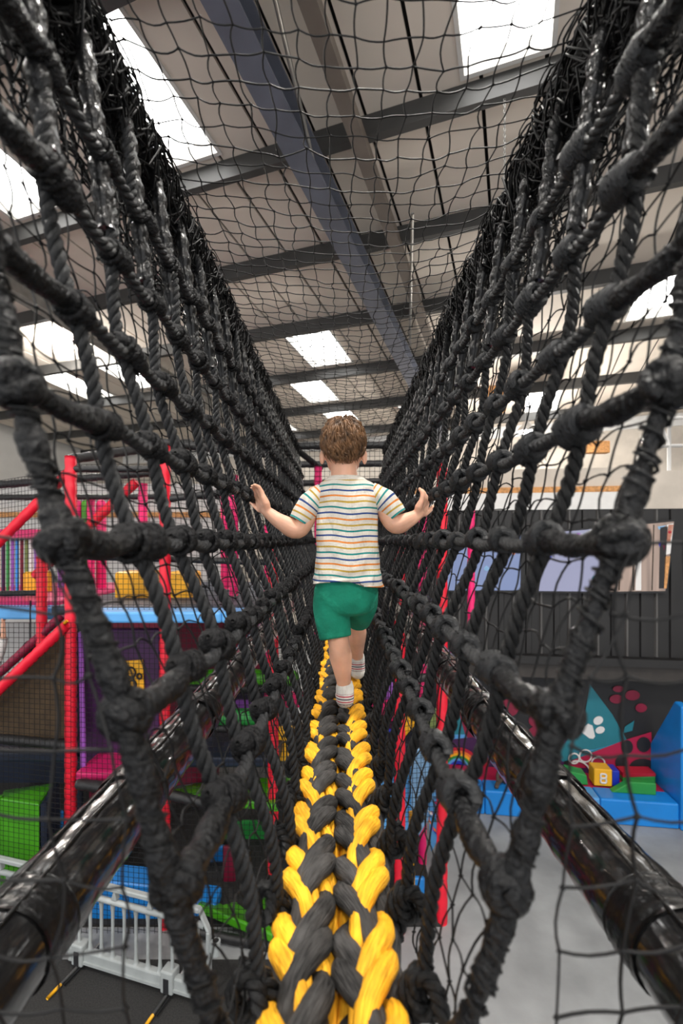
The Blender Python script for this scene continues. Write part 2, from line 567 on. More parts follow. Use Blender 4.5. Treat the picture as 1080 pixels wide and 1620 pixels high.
for n, (a0, a1, b0, b1) in enumerate(SKY):
    w = thing('window_%d' % (n + 1), None, None, kind='structure')
    mb = MB(); rbox(mb, a0, a1, b0, b1, 0.15, 0.17)
    mb.build('pane', 'sky_pane', w, smooth=False)
    mb = MB()
    t = 0.03
    rbox(mb, a0 - t, a0 + 0.01, b0 - t, b1 + t, -0.02, 0.17); rbox(mb, a1 - 0.01, a1 + t, b0 - t, b1 + t, -0.02, 0.17)
    rbox(mb, a0, a1, b0 - t, b0 + 0.01, -0.02, 0.17); rbox(mb, a0, a1, b1 - 0.01, b1 + t, -0.02, 0.17)
    mb.build('window_frame', 'kerb', w, smooth=False)
    w['label'] = 'bright translucent rooflight panel let into the roof lining'
# rafters
mb = MB()
for b, wd in ((-2.0, 0.13),):
    rbox(mb, -6.8, 14.4, b - wd, b + wd, -0.47, -0.45); rbox(mb, -6.8, 14.4, b - wd, b + wd, -0.24, -0.22)
    rbox(mb, -6.8, 14.4, b - 0.012, b + 0.012, -0.46, -0.23)
tag(mb.build('roof_beam', 'rafter', smooth=False), 'long blue-grey steel rafter running under the purlins overhead', 'beam', kind='structure')
mb = MB()
rbox(mb, -6.8, 14.4, -1.52, -1.38, -0.33, -0.22)
tag(mb.build('roof_beam', 'brown_steel', smooth=False), 'slim brown steel member beside the blue-grey rafter', 'beam', kind='structure')
mb = MB()
rbox(mb, -6.8, 14.4, -7.2, -6.95, -0.47, -0.45); rbox(mb, -6.8, 14.4, -7.09, -7.06, -0.46, -0.22)
rbox(mb, -6.8, 14.4, -7.2, -6.95, -0.24, -0.22)
tag(mb.build('roof_beam', 'galv', smooth=False), 'pale steel rafter on the far side beyond the rope net', 'beam', kind='structure')
mb = MB()
rbox(mb, -6.8, 14.4, 5.2, 5.45, -0.47, -0.45); rbox(mb, -6.8, 14.4, 5.31, 5.34, -0.46, -0.22)
tag(mb.build('roof_beam', 'brown_steel', smooth=False), 'steel rafter above the screens and dark cladding', 'beam', kind='structure')
for (a0, b0, u0, a1, b1, u1, lab) in ((2.6, -1.55, -0.35, 4.75, -1.98, -0.4, 'thin silver brace rod dropping to the blue-grey rafter'),
                                      (5.6, -1.15, -0.25, 8.3, -1.75, -0.45, 'thin pale conduit crossing beside the brown member'),
                                      (2.6, -6.3, -0.3, 4.4, -7.0, -1.4, 'white strut rising to the roof beyond the net')):
    mb = MB(); tube(mb, [roof(a0, b0, u0), roof(a1, b1, u1)], 0.02, 8)
    tag(mb.build('brace_rod', 'galv'), lab, 'rod')
# chain hanging from a purlin
mb = MB()
p = roof(4.56, -0.1, -0.2)
for k in range(34):
    q = p - UP * (0.027 * k)
    t = np.linspace(0, 2 * PI, 9)
    s = np.array([1, 0, 0]) if k % 2 else np.array([0, 1, 0])
    tube(mb, q + np.outer(np.cos(t), s) * 0.009 + np.outer(np.sin(t), UP) * 0.018, 0.004, 4, caps=False)
tag(mb.build('hanging_chain', 'galv'), 'thin pale chain hanging from a roof purlin', 'chain')

# floor, carpet and walls
mb = MB(); box(mb, (-16, -4, -0.1), (14, 22, 0))
tag(mb.build('floor', 'conc', smooth=False), 'smooth grey concrete hall floor', kind='structure')
mb = MB(); box(mb, (-9, -3, 0.0), (-0.55, 4.0, 0.012))
tag(mb.build('floor_carpet', 'carpet', smooth=False), 'dark speckled carpet under the white barriers', kind='structure')


mb = MB(); box(mb, (-7.5, 4.35, 0.0), (0.9, 9.2, 0.02))  # dark sheet added for the shade inside the lower level
tag(mb.build('floor_shade', 'carpet', smooth=False), 'dark sheet standing in for the shade under the play frame', kind='structure')


def wall_at(name, a, b0, b1, z0, z1, mt, label):
    ud = UD * [1, 1, 0]
    mb = MB()
    p = ud * a + VD * b0; q = ud * a + VD * b1
    obox(mb, (p + q) / 2 + UP * (z0 + z1) / 2, (q - p) / 2, ud * 0.06, UP * (z1 - z0) / 2)
    return tag(mb.build(name, mt, smooth=False), label, kind='structure')


wall_at('wall_back', 14.4, -15.5, 12.5, 0, 7.2, 'wall', 'tan blockwork end wall under the roof')
mb = MB()
obox(mb, UD * [1, 1, 0] * 14.28 + VD * -3 + UP * 6.55, VD * 11, UD * [0.02, 0.02, 0], UP * 0.16)
tag(mb.build('trim_1', 'white', smooth=False), 'white fascia band along the top of the end wall', kind='structure')
ud = UD * [1, 1, 0]
mb = MB()
obox(mb, VD * -15.4 + ud * 7 + UP * 4.5, VD * 0.06, ud * 8, UP * 4.6)
tag(mb.build('wall_left', 'wall_l', smooth=False), 'pale grey side wall beyond the play frame', kind='structure')
mb = MB()
obox(mb, VD * 12.4 + ud * 7 + UP * 4.0, VD * 0.06, ud * 8, UP * 4.1)
tag(mb.build('wall_right', 'wall', smooth=False), 'tan side wall behind the screens', kind='structure')
# pale panel wall behind the left frame
mb = MB()
obox(mb, (-7.6, 9.4, 2.3), (5.6, 0, 0), (0, 0.05, 0), (0, 0, 2.3))
tag(mb.build('wall_partition', 'wall_l', smooth=False), 'pale grey partition wall behind the play frame', kind='structure')
mb = MB()
obox(mb, (-7.6, 9.33, 4.0), (5.6, 0, 0), (0, 0.03, 0), (0, 0, 0.05))
tag(mb.build('trim_2', 'osb', smooth=False), 'raw timber rail along the pale partition', kind='structure')

# ================================================================== ROPE TUNNEL
Y0, Y1 = 0.46, 4.66
BX, BZ = 0.45, 0.87            # top bars
PX, PZ = 0.45, -0.552          # lower padded poles
SEC_Z = np.array([-0.61, -0.56, -0.46, -0.33, -0.166, 0, 0.15, 0.30, 0.46, 0.62, 0.78, 0.87])
SEC_X = np.array([0.095, 0.100, 0.121, 0.157, 0.206, 0.266, 0.312, 0.350, 0.373, 0.39, 0.41, 0.44])


def secx(z):
    return np.interp(z, SEC_Z, SEC_X)


ROWS = [0.62, 0.46, 0.30, 0.15, 0.0, -0.166, -0.33]
YV = [0.62 + 0.155 * k for k in range(27)]
RR = 0.0105

# padded poles and top bars
for sgn, nm in ((-1, 'left'), (1, 'right')):
    t = thing('padded_pole', 'thick glossy black vinyl-wrapped pole low on the %s of the rope beam' % nm, 'pole', (sgn * PX, 0.05, EYE + PZ), 'lower poles of the rope tunnel')
    mb = MB()
    y = np.arange(0.12, 4.75, 0.012)
    P = np.stack([np.zeros_like(y), y, np.zeros_like(y)], -1)
    rr = 0.064 + 0.0012 * np.sin(y * 31) + 0.0009 * np.sin(y * 83 + 1) + 0.001 * np.sin(y * 12)
    tube(mb, P, rr, 24, (1, 0, 0))
    mb.build('sleeve', 'vinyl', t)
    mb = MB()
    w = 0.006 * np.sin(y * 9) + 0.003 * np.sin(y * 27)
    for ang in (1.35, 1.85):
        tube(mb, P + np.stack([(0.0655 + w * 0) * np.cos(ang + w * 6) * (-sgn), 0 * y, 0.0655 * np.sin(ang + w * 6)], -1), 0.0035, 6, (1, 0, 0))
    mb.build('seam', 'wrap', t)
    for yy in (0.62, 0.98, 1.45, 1.95, 2.6, 3.3, 4.0):
        mb = MB()
        q = np.arange(-0.035, 0.036, 0.007)
        tube(mb, np.stack([0 * q, yy + q, 0 * q], -1), 0.0675 + 0.0012 * np.cos(q * 300 + yy), 24, (1, 0, 0))
        mb.build('tape_band', 'wrap', t)
    mb = MB()
    box(mb, (sgn * 0.02 - 0.016, 0.12, -0.075), (sgn * 0.02 + 0.016, 4.7, -0.064))
    mb.build('wooden_batten', 'wood_edge', t, smooth=False)

    t = thing('top_bar', 'glossy black wrapped bar carrying the rope net, upper %s' % nm, 'bar', (sgn * BX, 0.05, EYE + BZ), 'top bars of the rope tunnel')
    mb = MB()
    tube(mb, P, 0.029 + 0.002 * np.sin(y * 40) + 0.0015 * np.sin(y * 97), 18, (1, 0, 0))
    mb.build('tube', 'wrap', t)
    for k in range(30):
        mb = MB()
        yy = 0.55 + k * 0.14 + rng.uniform(-0.02, 0.02)
        a = np.linspace(0, 2 * PI * 2.5, 40)
        tube(mb, np.stack([0.036 * np.cos(a), yy + a * 0.0035 + 0.006 * np.sin(a * 1.3), 0.036 * np.sin(a)], -1), 0.0055, 6, (0, 1, 0))
        mb.build('lashing', 'rope', t)
    # slack netting gathered along the bar
    mb = MB()
    for k in range(80):
        n = 210
        yy = np.linspace(0.30, 4.6, n)
        ph = rng.uniform(0, 2 * PI)
        fr = rng.uniform(8, 26)
        ang = ph + 1.2 * np.sin(yy * fr * 0.5 + ph) + np.cumsum(rng.normal(0, 0.28, n))
        rad = 0.033 + 0.028 * np.abs(np.sin(yy * fr + ph * 2)) * rng.uniform(0.3, 1.2)
        drop = np.where(np.sin(ang) < 0, 1.9, 0.75)
        Q = np.stack([rad * np.cos(ang), yy, rad * np.sin(ang) * drop], -1)
        tube(mb, Q, 0.0022, 4, (0.3, 0.1, 0.9), caps=False)
    tag(mb.build('gathered_net', 'twine', t), kind='stuff')

# ---- plaited walking rope
SP = 0.48                                     # length of one full turn
BEAMZ = -0.616


def plait(name, x0, mirror, label):
    t = thing(name, label, 'rope', (x0, 0, EYE + BEAMZ), 'plaited walking ropes')
    y = np.arange(0.12, 4.68, 0.008)
    for hand, mt, peak in ((1, 'yarn_y', 148 if mirror == 1 else 116), (-1, 'yarn_k', 62 if mirror == 1 else 30)):
        for k in range(6):
            mb = MB()
            w = hand * mirror
            th = w * (y / SP * 2 * PI) + k * PI / 3 + (0.0 if hand == 1 else PI / 6) + (0.15 if k % 2 else -0.15) + 0.10 * np.sin(y * 7.3 + k * 1.7) + 0.06 * np.sin(y * 19 + k)
            pk = math.radians(peak if mirror == 1 else 180 - peak)
            q = np.cos(2 * (th - pk))
            rad = 0.0285 + 0.0095 * q
            r = (0.0140 if hand == 1 else 0.0150) + 0.0030 * q + 0.0006 * np.sin(y * 70 + k) + 0.0005 * np.sin(y * 173 + 2 * k)
            P = np.stack([rad * np.cos(th) * 1.08 + 0.002 * np.sin(y * 11 + k), y, rad * np.sin(th)], -1)
            tube(mb, P, r, 10)
            mb.build('strand', mt, t)
    return t


plait('plaited_rope', -0.056, 1, 'thick yellow and charcoal plaited walking rope, left one of the pair under the child')
plait('plaited_rope', 0.038, -1, 'thick yellow and charcoal plaited walking rope, right one of the pair under the child')


# ---- knotted rope nets
def knot_mesh(fuzzy, seed):
    r = np.random.default_rng(seed)
    mb = MB()
    a = np.linspace(0, 1, 26)
    if fuzzy:
        for k in range(3):
            th = a * 2 * PI * 2.2 + k * 2.1
            P = np.stack([0.016 * np.cos(th), (a - 0.5) * 0.038, 0.016 * np.sin(th)], -1)
            tube(mb, P, 0.0085 + r.uniform(-.001, .001), 6, (0, 1, 0))
        for k in range(46):     # frayed fibres
            d = r.normal(size=3); d /= np.linalg.norm(d)
            e = np.cross(d, r.normal(size=3)); e /= np.linalg.norm(e)
            P = np.array([d * 0.016, d * 0.024 + e * 0.003, d * 0.029 + e * 0.008]) * [1, 1.2, 1]
            tube(mb, P, [0.0012, 0.001, 0.0004], 3)
    else:
        n = 22
        q = np.linspace(-1, 1, n)
        P = np.stack([0.004 * np.sin(q * 2), q * 0.034, -0.012 * q], -1)
        rr = (0.0125 + 0.0085 * np.cos(q * PI / 2) ** 0.7 + 0.0011 * np.sin(q * 26)) * np.clip(1.25 - np.abs(q) ** 6, 0.3, 1)
        tube(mb, P, rr, 12, (0, 0, 1))
        for k in range(3):
            th = np.linspace(0, 2 * PI, 17)
            yy = -0.016 + 0.016 * k
            tube(mb, np.stack([0.0205 * np.cos(th), yy + 0.006 * np.sin(th), 0.0205 * np.sin(th)], -1), 0.0042, 5, (0, 1, 0), caps=False)
        for k in range(20):
            d = r.normal(size=3); d /= np.linalg.norm(d)
            P = np.array([d * 0.018, d * 0.024, d * 0.029 + r.normal(size=3) * 0.003]) * [1, 1.3, 1]
            tube(mb, P, [0.001, 0.0008, 0.0003], 3)
    return mb.mesh('knot', 'rope_lit_grey' if fuzzy else 'knot_black')


def lumpy(mb, P, r, sides=12, amp=0.14, ridge=0.012):
    P = resample(P, 0.004)
    ln = np.arange(len(P)) * 0.004
    n = len(P)
    g = rng.normal(0, 1, n + 16)
    g = np.convolve(g, np.hanning(16), 'same')[8:8 + n] * 0.35
    rr = r * (1 + amp * g + 0.06 * np.sin(ln / ridge * 2 * PI))
    return tube(mb, P, rr, sides)


for sgn, nm in ((-1, 'left'), (1, 'right')):
    net = thing('rope_net', 'chunky knotted black rope net walling the %s side of the tunnel' % nm, 'net', (0, 0, EYE), 'rope nets beside the walking rope')
    # upright ropes: three variants shared by all
    var = []
    for k in range(3):
        zz = np.concatenate([np.linspace(0.86, -0.61, 60)])
        P = np.stack([sgn * (secx(zz) + 0.006 * np.sin(zz * 19 + k)), 0.006 * np.sin(zz * 9 + 2 * k), zz], -1)
        P = np.vstack([[(sgn * 0.455, 0, 0.905)], P, [(sgn * 0.075, 0, -0.655)]])
        mb = MB()
        twisted(mb, spline(P[::3] if (len(P) - 1) % 3 == 0 else np.vstack([P[::3], P[-1:]]), 4), RR, 0.052, 0.0065, 6, (0, 1, 0), hand=sgn)
        var.append(mb.mesh('upright_rope', 'rope_lit_grey' if sgn < 0 else 'rope'))
    yoff = {}
    for i, yv in enumerate(YV):
        o = link('upright_rope', var[i % 3], net, (rng.uniform(-0.004, 0.004), yv, rng.uniform(-0.006, 0.004)))
        o.rotation_euler = (rng.uniform(-0.012, 0.012), 0, 0)
    # glossy wrapped heads of the uprights
    zz = np.linspace(0.86, 0.50, 52)
    mb = MB()
    tube(mb, np.stack([sgn * (secx(zz) + 0.002), 0.003 * np.sin(zz * 40), zz], -1), 0.0152 + 0.0022 * np.sin(zz * 150) * np.clip((zz - 0.48) * 12, 0.3, 1), 10, (0, 1, 0))
    wm = mb.mesh('wrapped_head', 'wrap')
    for yv in YV:
        link('wrapped_head', wm, net, (0, yv, 0))
    # rows
    kn = [knot_mesh(sgn > 0, 30 + k + 10 * sgn) for k in range(3)]
    for z in ROWS:
        mb = MB()
        ys = [Y0 + 0.0] + YV + [4.75]
        pts = []
        for a, b in zip(ys[:-1], ys[1:]):
            q = np.linspace(0, 1, 6, endpoint=False)
            sag = np.sin(q * PI) * (-0.008 + rng.uniform(-0.004, 0.004)) + (0.004 if sgn < 0 else 0) * np.sin(q * 2 * PI)
            zz = z + sag
            pts.append(np.stack([sgn * (secx(zz) - 0.008), a + (b - a) * q, zz], -1))
        P = np.vstack(pts)
        twisted(mb, P[5:], RR * 1.02, 0.05, 0.0075, 6, (0, 0, 1), hand=-sgn)
        mb.build('cross_rope', 'rope_lit_grey', net)
        # taped end that runs to the edge rope
        mb = MB()
        e = np.array([[sgn * (secx(z) - 0.0), Y0, z + 0.004], [sgn * (secx(z) - 0.006), Y0 + 0.07, z - 0.006], [sgn * (secx(z) - 0.008), YV[0] - 0.01, z]])
        lumpy(mb, spline(e, 8), 0.0138)
        mb.build('taped_end', 'tape', net)
        for i, yv in enumerate(YV):
            o = link('knot', kn[i % 3], net, (sgn * (secx(z) - 0.006), yv + rng.uniform(-0.004, 0.004), z + rng.uniform(-0.004, 0.004)))
            s = rng.uniform(0.85, 1.12)
            o.scale = (s, s * rng.uniform(0.9, 1.15), s)
            o.rotation_euler = (rng.uniform(-0.35, 0.15), sgn * 0.35, rng.uniform(-0.2, 0.2))
    # edge rope bound with tape at the near end
    zz = np.linspace(0.86, -0.66, 24)
    P = np.stack([sgn * (secx(zz) + 0.004 * np.sin(zz * 13)), Y0 + 0.008 * np.sin(zz * 7), zz], -1)
    mb = MB(); lumpy(mb, spline(P, 6), 0.0112, 14, 0.22, 0.016)
    eo = mb.build('edge_rope', 'tape', net)
    mb = MB()
    Q = resample(spline(P, 6), 0.004)
    T_, A_, B_ = frames(Q, (0, 1, 0))
    for k in range(2):
        a = np.arange(len(Q)) * 0.004 / (0.021 + 0.006 * k) * 2 * PI + k
        tube(mb, Q + (A_ * np.cos(a)[:, None] + B_ * np.sin(a)[:, None]) * (0.0122 + 0.0012 * np.sin(a * 0.37))[:, None], 0.0021, 5, caps=False)
    mb.build('binding_twine', 'rope', eo)
    for z in ROWS[1:]:
        mb = MB()
        c = np.array([sgn * secx(z), Y0, z])
        for k in range(4):
            th = np.linspace(0, 2 * PI, 20)
            u = rng.normal(size=3); u /= np.linalg.norm(u)
            v = np.cross(u, rng.normal(size=3)); v /= np.linalg.norm(v)
            tube(mb, c + 0.0185 * (np.outer(np.cos(th), u) + np.outer(np.sin(th), v)), 0.0085, 7, caps=False)
        ellipsoid(mb, c, (0.020, 0.020, 0.022), 12, 8)
        mb.build('edge_knot', 'tape', net)
    # loops that hang the walking rope in the net
    mb = MB()
    th = np.linspace(-0.4, 2 * PI - 0.4, 30)
    P = np.stack([0.017 * np.cos(th), 0.012 * np.sin(th * 1.0) + 0.006 * th - 0.02, 0.022 * np.sin(th)], -1)
    twisted(mb, P, 0.0115, 0.05, 0.006, 6, (0, 1, 0))
    P2 = np.array([[0.01 * sgn, 0.02, 0.02], [-0.02 * sgn, 0.01, 0.012], [-0.035 * sgn, 0, -0.02], [-0.03 * sgn, -0.01, -0.05]])
    twisted(mb, spline(P2, 8), 0.0115, 0.05, 0.006, 6, (0, 1, 0))
    lm = mb.mesh('beam_loop', 'rope')
    for i, yv in enumerate([0.46] + YV):
        o = link('beam_loop', lm, net, (sgn * 0.116 - 0.006, yv, -0.585))
        o.rotation_euler = (rng.uniform(-0.4, 0.4), rng.uniform(-0.2, 0.2), rng.uniform(-0.3, 0.3))


# ---- fine safety netting
def twine_net(G, r, wav, sides=4, sub=4, knots=True):
    """G (n,m,3) node grid -> wavy knotted twine mesh"""
    mb = MB()
    n, m, _ = G.shape
    du = np.gradient(G, axis=0); dv = np.gradient(G, axis=1)
    nrm = np.cross(du, dv); nrm /= np.linalg.norm(nrm, axis=2)[..., None] + 1e-12
    for axis in (0, 1):
        L = G if axis == 0 else G.transpose(1, 0, 2)
        N_ = nrm if axis == 0 else nrm.transpose(1, 0, 2)
        D = dv if axis == 0 else du.transpose(1, 0, 2)
        D = D / (np.linalg.norm(D, axis=2)[..., None] + 1e-12)
        for j in range(L.shape[1]):
            P = L[:, j]
            q = np.linspace(0, 1, sub, endpoint=False)
            sg = rng.uniform(-1, 1, len(P) - 1)[:, None] * 0.8 + (0.5 if axis else -0.4)
            A = P[:-1, None] * (1 - q)[None, :, None] + P[1:, None] * q[None, :, None]
            A = A + D[:-1, j][:, None] * (sg * wav * np.sin(q * PI))[..., None] + N_[:-1, j][:, None] * (rng.uniform(-1, 1, (len(P) - 1, 1)) * wav * 0.5 * np.sin(q * PI))[..., None]
            A = np.vstack([A.reshape(-1, 3), P[-1:]])
            tube(mb, A, r, sides, caps=False)
    if knots:
        C = G.reshape(-1, 3)
        k = r * 2.3
        oc = np.array([(1, 0, 0), (-1, 0, 0), (0, 1, 0), (0, -1, 0), (0, 0, 1), (0, 0, -1)]) * k
        V = (C[:, None] + oc[None] * rng.uniform(0.8, 1.2, (len(C), 1, 1))).reshape(-1, 3)
        T = np.array([(0, 2, 4), (2, 1, 4), (1, 3, 4), (3, 0, 4), (2, 0, 5), (1, 2, 5), (3, 1, 5), (0, 3, 5)])
        mb.add(V, [(np.arange(len(C))[:, None, None] * 6 + T[None]).reshape(-1, 3)])
    return mb


CELL = 0.05
# roof net
ny, nx = int((4.62 - 0.34) / CELL), 17
gy = np.linspace(0.34, 4.62, ny); gx = np.linspace(-0.44, 0.44, nx + 1)
G = np.stack(np.broadcast_arrays(gx[None, :], gy[:, None], BZ + 0.02 - 0.05 * np.cos(gx / 0.44 * PI / 2)[None] + 0 * gy[:, None]), -1).copy()
G += rng.normal(0, 0.004, G.shape)
G[:, :, 1] += (0.012 * np.sin(gx * 9))[None]
tag(twine_net(G, 0.0016, 0.006).build('safety_net', 'twine', loc=(0, 0, EYE)), 'black knotted twine net stretched overhead as the tunnel roof', 'net')
# side lining nets just outside the rope nets
for sgn, nm in ((-1, 'left'), (1, 'right')):
    zs = np.linspace(0.85, -0.64, 400)
    xs = secx(zs) + 0.028
    ln = np.concatenate([[0], np.cumsum(np.hypot(np.diff(zs), np.diff(xs)))])
    k = int(ln[-1] / CELL)
    tt = np.linspace(0, ln[-1], k)
    zz = np.interp(tt, ln, zs); xx = np.interp(tt, ln, xs)
    gy = np.linspace(0.50, 4.62, ny)
    G = np.stack(np.broadcast_arrays(sgn * xx[None], gy[:, None], zz[None]), -1).copy()
    G += rng.normal(0, 0.004, G.shape)
    G[:, :, 1] += (0.02 * np.sin(zz * 7 + sgn))[None]
    G[:, :, 2] += 0.012 * np.sin(gy * 5)[:, None]
    tag(twine_net(G, 0.0015, 0.0075).build('safety_net', 'twine', loc=(0, 0, EYE)), 'fine black twine net lining the outside of the %s rope net' % nm, 'net')
    # loose folds under the top bar
    for lay in range(2):
        zz = np.linspace(0.87, 0.58 - 0.05 * lay, 13 + lay)
        xx = secx(zz) + 0.035 + 0.015 * lay
        gy = np.linspace(0.50, 4.62, 150)
        G = np.stack(np.broadcast_arrays(sgn * xx[None], gy[:, None], zz[None]), -1).copy()
        G += rng.normal(0, 0.006, G.shape)
        G[:, :, 0] += 0.01 * np.sin(gy * 23 + lay * 2)[:, None] * np.linspace(0, 1, G.shape[1])[None]
        G[:, :, 2] += 0.03 * np.sin(gy * 11 + lay)[:, None] * np.linspace(0, 1, G.shape[1])[None]
        tag(twine_net(G, 0.0021, 0.007).build('safety_net', 'twine', loc=(0, 0, EYE)), 'loose %s fold of black twine net hanging from the upper %s bar' % (('inner', 'outer')[lay], nm), 'net')
    # end net closing the gap between edge rope and frame
    nz, nxx = 9, 6
    zz = np.linspace(0.0, -0.50, nz)
    G = np.zeros((nz, nxx, 3))
    for i in range(nz):
        a = secx(zz[i]) + 0.005
        xs_ = 0.20 + 0.06 * np.arange(nxx)
        xs_ = np.maximum(xs_, a)
        G[i, :, 0] = sgn * xs_
        G[i, :, 1] = 0.44 + 0.01 * np.sin(zz[i] * 9)
        G[i, :, 2] = zz[i]
    G += rng.normal(0, 0.004, G.shape)
    tag(twine_net(G, 0.0017, 0.006).build('end_net', 'twine', loc=(0, 0, EYE)), 'near end of black twine net tied beside the %s taped edge rope' % nm, 'net')

# ================================================================== PEOPLE
def zrel(P):
    P = np.array(P, float); P[..., 2] += EYE
    return P


def loft(mb, rings, sides=36, power=2.4, mi=0, wr=0.0, hem=None, caps=True):
    """rings: (cx, cy, z, hx, hy); stacked superellipse cross-sections"""
    R = np.array(rings, float)
    zc = np.linspace(0, len(R) - 1, (len(R) - 1) * 6 + 1)
    R = np.stack([np.interp(zc, np.arange(len(R)), R[:, k]) for k in range(5)], -1)
    for k in (0, 1, 3, 4):
        w = np.array([.25, .5, .25])
        for _ in range(3):
            R[1:-1, k] = np.convolve(R[:, k], w, 'valid')
    th = np.arange(sides) / sides * 2 * PI
    c = np.sign(np.cos(th)) * np.abs(np.cos(th)) ** (2 / power)
    s = np.sign(np.sin(th)) * np.abs(np.sin(th)) ** (2 / power)
    n = len(R)
    V = np.zeros((n, sides, 3))
    for i in range(n):
        q = 1 + wr * (math.sin(i * 0.55) * np.sin(th * 3 + i * 0.22) + 0.7 * np.sin(th * 7 + i * 0.5) * math.sin(i * 0.37 + 1))
        V[i, :, 0] = R[i, 0] + R[i, 3] * c * q
        V[i, :, 1] = R[i, 1] + R[i, 4] * s * q
        V[i, :, 2] = R[i, 2]
        if hem is not None:
            V[i, :, 2] += hem(th) * (i / (n - 1)) ** 3
    I = np.arange(n - 1)[:, None] * sides; J = np.arange(sides)[None]; K = (J + 1) % sides
    Q = np.stack([I + J, I + K, I + sides + K, I + sides + J], -1).reshape(-1, 4)
    fs = [Q[:, ::-1]]
    if caps:
        fs += [[list(range(sides))], [[(n - 1) * sides + k for k in range(sides)][::-1]]]
    return mb.add(V.reshape(-1, 3), fs, mi=mi)


def hand(mb, wrist, palm, tip, along, thumb_dir, s=1.0):
    """palm with four curled fingers and a thumb; along = direction across the knuckles"""
    wrist, palm, tip, along, thumb_dir = (np.array(q, float) for q in (wrist, palm, tip, along, thumb_dir))
    d = palm - wrist
    for k in range(4):
        o = along * (k - 1.5) * 0.0125 * s
        capsule(mb, [wrist + o * 0.45, wrist + d * 0.5 + o * 0.9, palm + o], [0.010 * s, 0.0115 * s, 0.0088 * s], 8)
        ln = (0.92, 1.0, 0.95, 0.78)[k]
        f = tip - palm
        side = np.cross(f, along); side /= np.linalg.norm(side)
        p1 = palm + o + f * 0.45 * ln
        p2 = palm + o * 1.08 + f * 0.80 * ln + side * 0.004 * s
        p3 = palm + o * 1.1 + f * 1.0 * ln + side * 0.014 * s
        capsule(mb, [palm + o * 0.95, p1, p2, p3], [0.0078 * s, 0.0070 * s, 0.0063 * s, 0.0054 * s], 8)
    b = wrist + d * 0.35 + along * 0.017 * s
    capsule(mb, [b - along * 0.008 * s, b + along * 0.012 * s + d * 0.15, b + along * 0.018 * s + d * 0.45 + thumb_dir * 0.012 * s,
                 b + along * 0.016 * s + d * 0.62 + thumb_dir * 0.03 * s], [0.0105 * s, 0.0088 * s, 0.0075 * s, 0.006 * s], 8)


CH = np.array([0.012, 1.62, EYE - 0.566])
boy = thing('person', 'toddler in striped T-shirt and green shorts walking away along the plaited rope, arms held out', 'person', CH)


def cbuild(mb, name, mt, parent=None):
    return mb.build(name, mt, parent or boy, loc=-CH if parent is None else None)


mb = MB()
# trunk, neck, head
R = [(.019, 1.62, EYE + z, hx, hy) for z, hx, hy in ((.205, .05, .05), (.185, .075, .058), (.15, .093, .066), (.05, .092, .07), (-.06, .094, .074), (-.13, .098, .08), (-.19, .095, .082), (-.225, .06, .06))]
loft(mb, R[::1], 28)
capsule(mb, zrel([(.012, 1.61, .17), (.008, 1.612, .23), (.006, 1.62, .28)]), [.05, .044, .046], 18)
ellipsoid(mb, (.0064, 1.632, EYE + .315), (.068, .086, .090), 28, 20)
ellipsoid(mb, (.0064, 1.662, EYE + .268), (.056, .058, .046), 22, 14)          # jaw and cheeks
ellipsoid(mb, (.0064, 1.712, EYE + .232), (.02, .014, .013), 12, 8)            # chin
ellipsoid(mb, (.0064, 1.728, EYE + .283), (.010, .013, .011), 12, 8)           # nose
for s in (-1, 1):                                                             # ears
    rot = Matrix.Rotation(s * -0.35, 3, 'Z')
    ellipsoid(mb, (.0064 + s * .0715, 1.618, EYE + .281), (.0085, .016, .026), 12, 10, rot=rot)
    ellipsoid(mb, (.0064 + s * .034, 1.712, EYE + .318), (.018, .010, .007), 10, 8)   # brow
# arms
for s, sh, el, fa, wr, pm, tp in (
        (-1, (-.088, 1.62, .150), (-.137, 1.600, .040), (-.195, 1.600, .058), (-.252, 1.612, .098), (-.270, 1.612, .135), (-.287, 1.612, .182)),
        (1, (.128, 1.62, .150), (.172, 1.600, .056), (.218, 1.600, .066), (.258, 1.608, .088), (.274, 1.610, .118), (.288, 1.612, .162))):
    P = spline(zrel([sh, el, fa, wr]), 6)
    t = np.linspace(0, 1, len(P))
    rr = np.interp(t, [0, .30, .36, .55, .8, 1], [.034, .030, .0305, .031, .024, .0185])
    capsule(mb, P, rr, 16)
    hand(mb, zrel(wr), zrel(pm), zrel(tp), (s * 0.50, 0.78, -0.36), (s * 0.6, 0.3, 0.4), 1.22)
# legs
LEGS = (((-.030, 1.62, -.185), (-.012, 1.595, -.318), (-.001, 1.600, -.400), (.011, 1.618, -.500), (.012, 1.606, -.530), (.000, 1.70, -.546)),
        ((.066, 1.65, -.185), (.055, 1.815, -.290), (.060, 1.865, -.372), (.064, 1.945, -.480), (.065, 1.94, -.530), (.058, 2.03, -.546)))
for h, k, c, a, hl, to in LEGS:
    P = spline(zrel([h, k, c, a]), 6)
    t = np.linspace(0, 1, len(P))
    capsule(mb, P, np.interp(t, [0, .33, .42, .62, .9, 1], [.060, .037, .035, .0385, .025, .024]), 18)
    capsule(mb, zrel([a, hl, to]), [.022, .022, .018], 12)
body = remesh(cbuild(mb, 'body', 'skin'), 0.0032, 5)
# face details (seen only from the front)
for s in (-1, 1):
    mb = MB(); ellipsoid(mb, (.0064 + s * .032, 1.7085, EYE + .303), (.012, .008, .009), 12, 8)
    mb.build('eye', 'eye', body)
mb = MB(); capsule(mb, zrel([(-.012, 1.720, .254), (.0064, 1.7245, .2525), (.025, 1.720, .254)]), [.003, .0045, .003], 8)
mb.build('mouth', 'lip', body)
